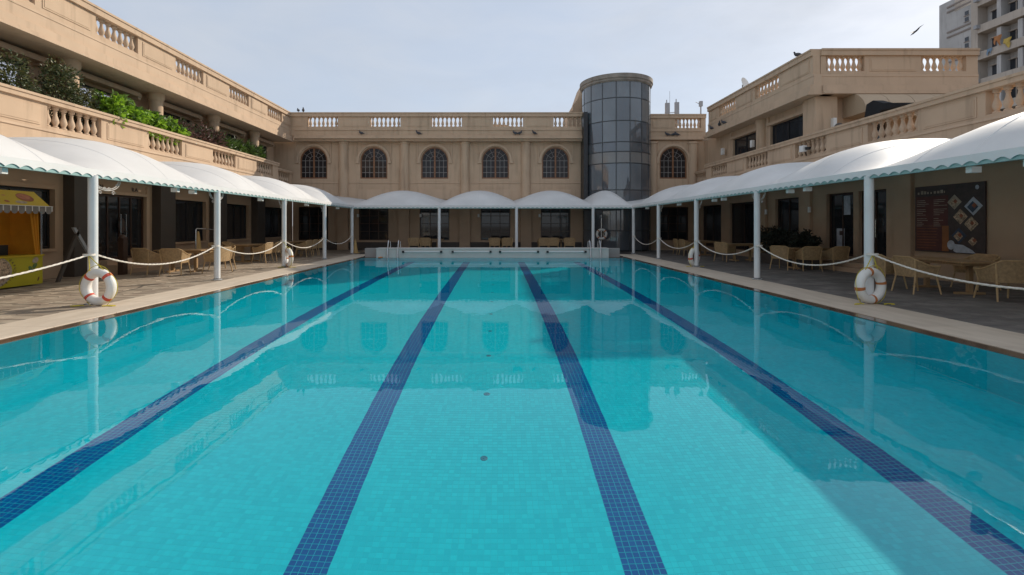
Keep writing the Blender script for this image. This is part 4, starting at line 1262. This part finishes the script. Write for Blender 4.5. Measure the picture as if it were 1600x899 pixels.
for k, (y0, y1, zt) in enumerate(((19.6, 21.9, 1.38), (17.2, 19.1, 1.35), (15.9, 17.0, 1.18))):
    o = root('hedge_planter', (12.05, (y0 + y1) / 2, 0), 'dark clipped hedge in a planter on the right deck, ' + ('farthest of three', 'middle of three', 'nearest of three')[k], 'hedge', 'hedges against the right wall')
    xh = 11.95 if k == 0 else 11.35
    yo = 0 if k == 0 else 1.2
    MB().box(xh - .28, xh + .05, y0 + yo, y1 + yo, .001, .42).build('trough', 'pillar_dark', o)
    leaves('foliage', 'leaf_black', o, (xh - .1, (y0 + y1) / 2 + yo, .88), (.30, (y1 - y0) * .58, (zt - .35) * .58), 2600, .10, .035, 60 + k)

# ------------------------------------------------------------------ terrace clutter, roof gear, birds
o = root('folded_umbrella', (13.2, 17.6, 4.1), 'black cloth bundle propped up behind the right balcony rail', 'umbrella')
MB().prism([(17.35, 4.9), (17.15, 5.85), (16.85, 5.92), (16.4, 5.72), (15.5, 5.50), (15.5, 5.44), (16.5, 5.48), (16.9, 5.0)], lambda u, d, z: (13.1 + d, u, z), 0, .35).build('cloth', 'black_cloth', o)
o = root('covered_heap', (13.3, 19.0, 4.1), 'dark covered heap behind the right balcony rail under the awning', 'heap')
MB().grid(lambda u, v: (13.0 + .7 * u + .05 * math.sin(9 * v), 17.9 + 1.7 * v, 4.1 + 1.35 * (math.sin(PI * u) ** .5) * (math.sin(PI * min(1, max(0, v * .94 + .03))) ** .5) * (1 + .1 * math.sin(11 * v + 3 * u))), 14, 20).build('tarpaulin', 'pillar_dark', o, 'all', fix=False)
o = root('flood_light', (12.30, 19.4, 4.6), 'white floodlight clamped to the right balcony balusters', 'lamp')
MB().box(12.12, 12.28, 19.15, 19.40, 4.50, 4.74).build('housing', 'lamp_white', o); MB().lathe([(.09, 0), (.11, .1), (.0, .11)], (12.25, 19.05, 4.55), 12).build('reflector', 'black_iron', o, True)
MB().tube([(12.3, 19.35, 4.55), (12.36, 19.3, 4.34)], .02).build('arm', 'black_iron', o)
o = root('roof_antenna', (11.2, 33, 7.4), 'pair of panel antennas on the roof right of the tower', 'antenna')
for x, z in ((11.5, 9.95), (12.15, 10.0)):
    MB().box(x, x + .28, 33, 33.15, 8.4, z).build('antenna_panel', 'antenna_grey', o); MB().tube([(x + .14, 33.2, 7.4), (x + .14, 33.2, z + .25)], .035).build('mast', 'antenna_grey', o)
MB().tube([(11.5, 33.2, 9.3), (12.5, 33.2, 9.35)], .025).build('crossbar', 'antenna_grey', o); MB().tube([(11.85, 33.2, 9.3), (11.85, 33.2, 10.8)], .012).build('rod', 'antenna_grey', o)
o = root('roof_antenna', (14, 33, 7.4), 'short camera mast on the roof beside the right wing', 'antenna')
MB().tube([(13.9, 33, 7.4), (13.9, 33, 9.95)], .05).build('mast', 'antenna_grey', o); MB().tube([(13.55, 33, 10.0), (13.9, 33, 9.8)], .02).build('arm', 'antenna_grey', o); MB().box(13.8, 14.0, 32.9, 33.1, 9.7, 10.05).build('camera_box', 'antenna_grey', o)
o = root('satellite_dish', (13.2, 25.6, 8.7), 'white dish on the right wing parapet', 'dish')
MB().lathe([(.0, 0), (.18, .03), (.32, .10), (.33, .11), (.18, .05), (0, .02)], (0, 0, 0), 20).build('dish', 'lamp_white', o, True).matrix_basis = Matrix.Translation((13.05, 25.6, 9.05)) @ Matrix.Rotation(R(70), 4, 'X') @ Matrix.Rotation(R(30), 4, 'Y')
MB().tube([(13.05, 25.7, 8.70), (13.05, 25.7, 9.05)], .04).build('stand', 'antenna_grey', o)

def pigeon_mesh():
    m = MB()
    sp = [(-.19, .07, .006), (-.12, .085, .022), (-.06, .10, .05), (0, .115, .066), (.06, .135, .062), (.095, .165, .042), (.11, .195, .03), (.115, .215, .03), (.125, .235, .024), (.15, .236, .008), (.165, .232, .003)]
    m.tube([(0, a, b) for a, b, r in sp], .05, 8, radii=[r for a, b, r in sp])
    for s in (-.02, .02): m.tube([(s, .01, .0), (s, .01, .07)], .005, 4)
    return m.mesh('pigeon', 'bird_grey', True)
pg = pigeon_mesh()
birds = [((-12.6, 30.62, 8.72), 40, 'dark pigeon on the parapet near the left roof corner'), ((-12.3, 30.64, 8.72), 200, 'second pigeon on the parapet near the left roof corner'),
         ((-8.55, 30.42, 7.25), 70, 'pigeon on the back ledge above the second arched window'), ((-4.95, 30.42, 7.25), 110, 'pigeon on the back ledge left of the third arched window'),
         ((1.15, 30.42, 7.25), 80, 'left pigeon of the pair on the ledge right of the fourth arched window'), ((1.4, 30.42, 7.25), 250, 'right pigeon of the pair on the ledge right of the fourth arched window'), ((2.35, 30.42, 7.25), 120, 'lone pigeon on the ledge between the fourth and fifth arched windows'),
         ((10.9, 30.87, 7.25), 80, 'pigeon on the ledge right of the tower, left one'), ((11.25, 30.87, 7.25), 250, 'pigeon on the ledge right of the tower, middle one'), ((11.5, 30.87, 7.25), 90, 'pigeon on the ledge right of the tower, right one'),
         ((12.68, 28.6, 7.20), 10, 'farthest pigeon on the right wing cornice'), ((12.68, 27.6, 7.20), 160, 'middle pigeon on the right wing cornice'), ((12.68, 27.05, 7.20), 20, 'nearest pigeon on the right wing cornice'),
         ((12.85, 20.65, 8.72), 30, 'pigeon on top of the right wing parapet near its corner')]
for p, a, lab in birds:
    o = tag(link('pigeon', pg, None, p), lab, 'bird', 'pigeons resting on the roof edges')
    o.rotation_euler = (0, 0, R(a)); o.scale = (1.25, 1.25, 1.25)
o = root('flying_bird', (34.6, 40, 17.6), 'dark bird in flight against the sky left of the high-rise', 'bird')
m = MB(); m.tube([(34.2, 40, 17.3), (34.4, 40, 17.45), (34.7, 40, 17.7), (34.95, 40, 17.9)], .06, 7, radii=[.01, .06, .07, .015]); m.build('body', 'bird_grey', o, True)
for s in (-1, 1): MB().add([(34.45, 40, 17.55), (34.7, 40, 17.72), (34.9 + .2 * s, 40 + s * .75, 17.95), (34.5 + .1 * s, 40 + s * .6, 17.75)], [(0, 1, 2, 3)]).build('wing', 'bird_grey', o, fix=False)

# ------------------------------------------------------------------ high-rise behind the right wing
hr = root('apartment_tower', (62, 58, 0), 'tall grey apartment tower rising behind the right wing', 'building')
HX = 60
MH = lambda u, d, z: (HX - d, u, z)
MB().box(HX, HX + 12, 61.0, 65.6, 0, 29.6).box(HX, HX + 12, 63.4, 65.6, 29.6, 31.4).build('end_block', 'concrete_far', hr)
MB().box(HX + 1.1, HX + 14, 26, 60.99, 0, 36.6).build('main_block', 'concrete_far', hr)
MB().box(HX - .15, HX + 1.09, 60.2, 61.05, 0, 36.8).build('corner_pier', 'concrete_cream', hr)
fl = [2.0 + 3.35 * k for k in range(14)]
for z in fl:
    if z < 12 or z > 33: continue
    MB().box(61.1, 64.4, 0, .12, z + 1.05, z + 1.25, MH).build('band', 'far_trim', hr)
    MB().box(61.1, 64.4, 0, .12, z + 1.70, z + 1.90, MH).build('band', 'far_trim', hr)
    for q in (0, .8):
        w = MB().box(61.5, 62.0, 0, .03, z - .35 - q, z + .2 - q, MH).build('window', 'far_glass', hr)
        MB().box(61.43, 62.07, .0, .10, z - .42 - q, z - .351 - q, MH).build('sill', 'far_trim', w)
for z in fl:
    if z > 34: continue
    MB().box(26, 60.19, -1.1, .30, z, z + .16, MH).build('balcony_floor', 'concrete_cream', hr)
    MB().box(26, 60.19, .12, .28, z + .16, z + .95, MH).build('balcony_front', 'concrete_cream', hr)
    if z < 10 or z > 34: continue
    for a, b in ((58.2, 59.6), (56.0, 57.6), (53.6, 55.2)):
        w = MB().box(a, b, -1.1, -1.04, z + .35, z + 2.5, MH).build('window', 'far_glass', hr)
        MB().box((a + b) / 2 - .05, (a + b) / 2 + .05, -1.039, -1.0, z + .35, z + 2.5, MH).build('mullion', 'concrete_cream', w)
        MB().box(a - .1, b + .1, -1.1, -.8, z + 2.5, z + 2.62, MH).build('hood', 'concrete_cream', w)
    for a in (57.75, 55.4): MB().box(a - .25, a + .25, -1.1, .05, z + .16, z + 3.19, MH).build('balcony_pier', 'concrete_far', hr)
    MB().box(59.75, 60.15, .3, .75, z + .5, z + .95, MH).build('cooling_unit', 'antenna_grey', hr)
def laundry(u, z, w, h_, mat, lab):
    m = MB(); m.grid(lambda a, b: (HX - .42 + .05 * math.sin(a * 7 + b * 3), u + w * a * (.75 + .25 * b) + .12 * math.sin(b * 5), z + h_ * (1 - (1 - b) * (.7 + .3 * math.sin(a * 6 + u)))), 8, 6)
    tag(m.build('hanging_laundry', mat, None, 'all', fix=False), lab, 'laundry', 'laundry on the high-rise balcony')
laundry(57.2, 22.9, .9, 1.3, 'laundry_orange', 'orange cloth hanging on the high-rise balcony')
laundry(56.1, 22.3, .9, 1.2, 'laundry_yellow', 'yellow cloth hanging on the high-rise balcony')
laundry(58.3, 22.2, .6, .8, 'laundry_blue', 'pale blue cloth hanging on the high-rise balcony')
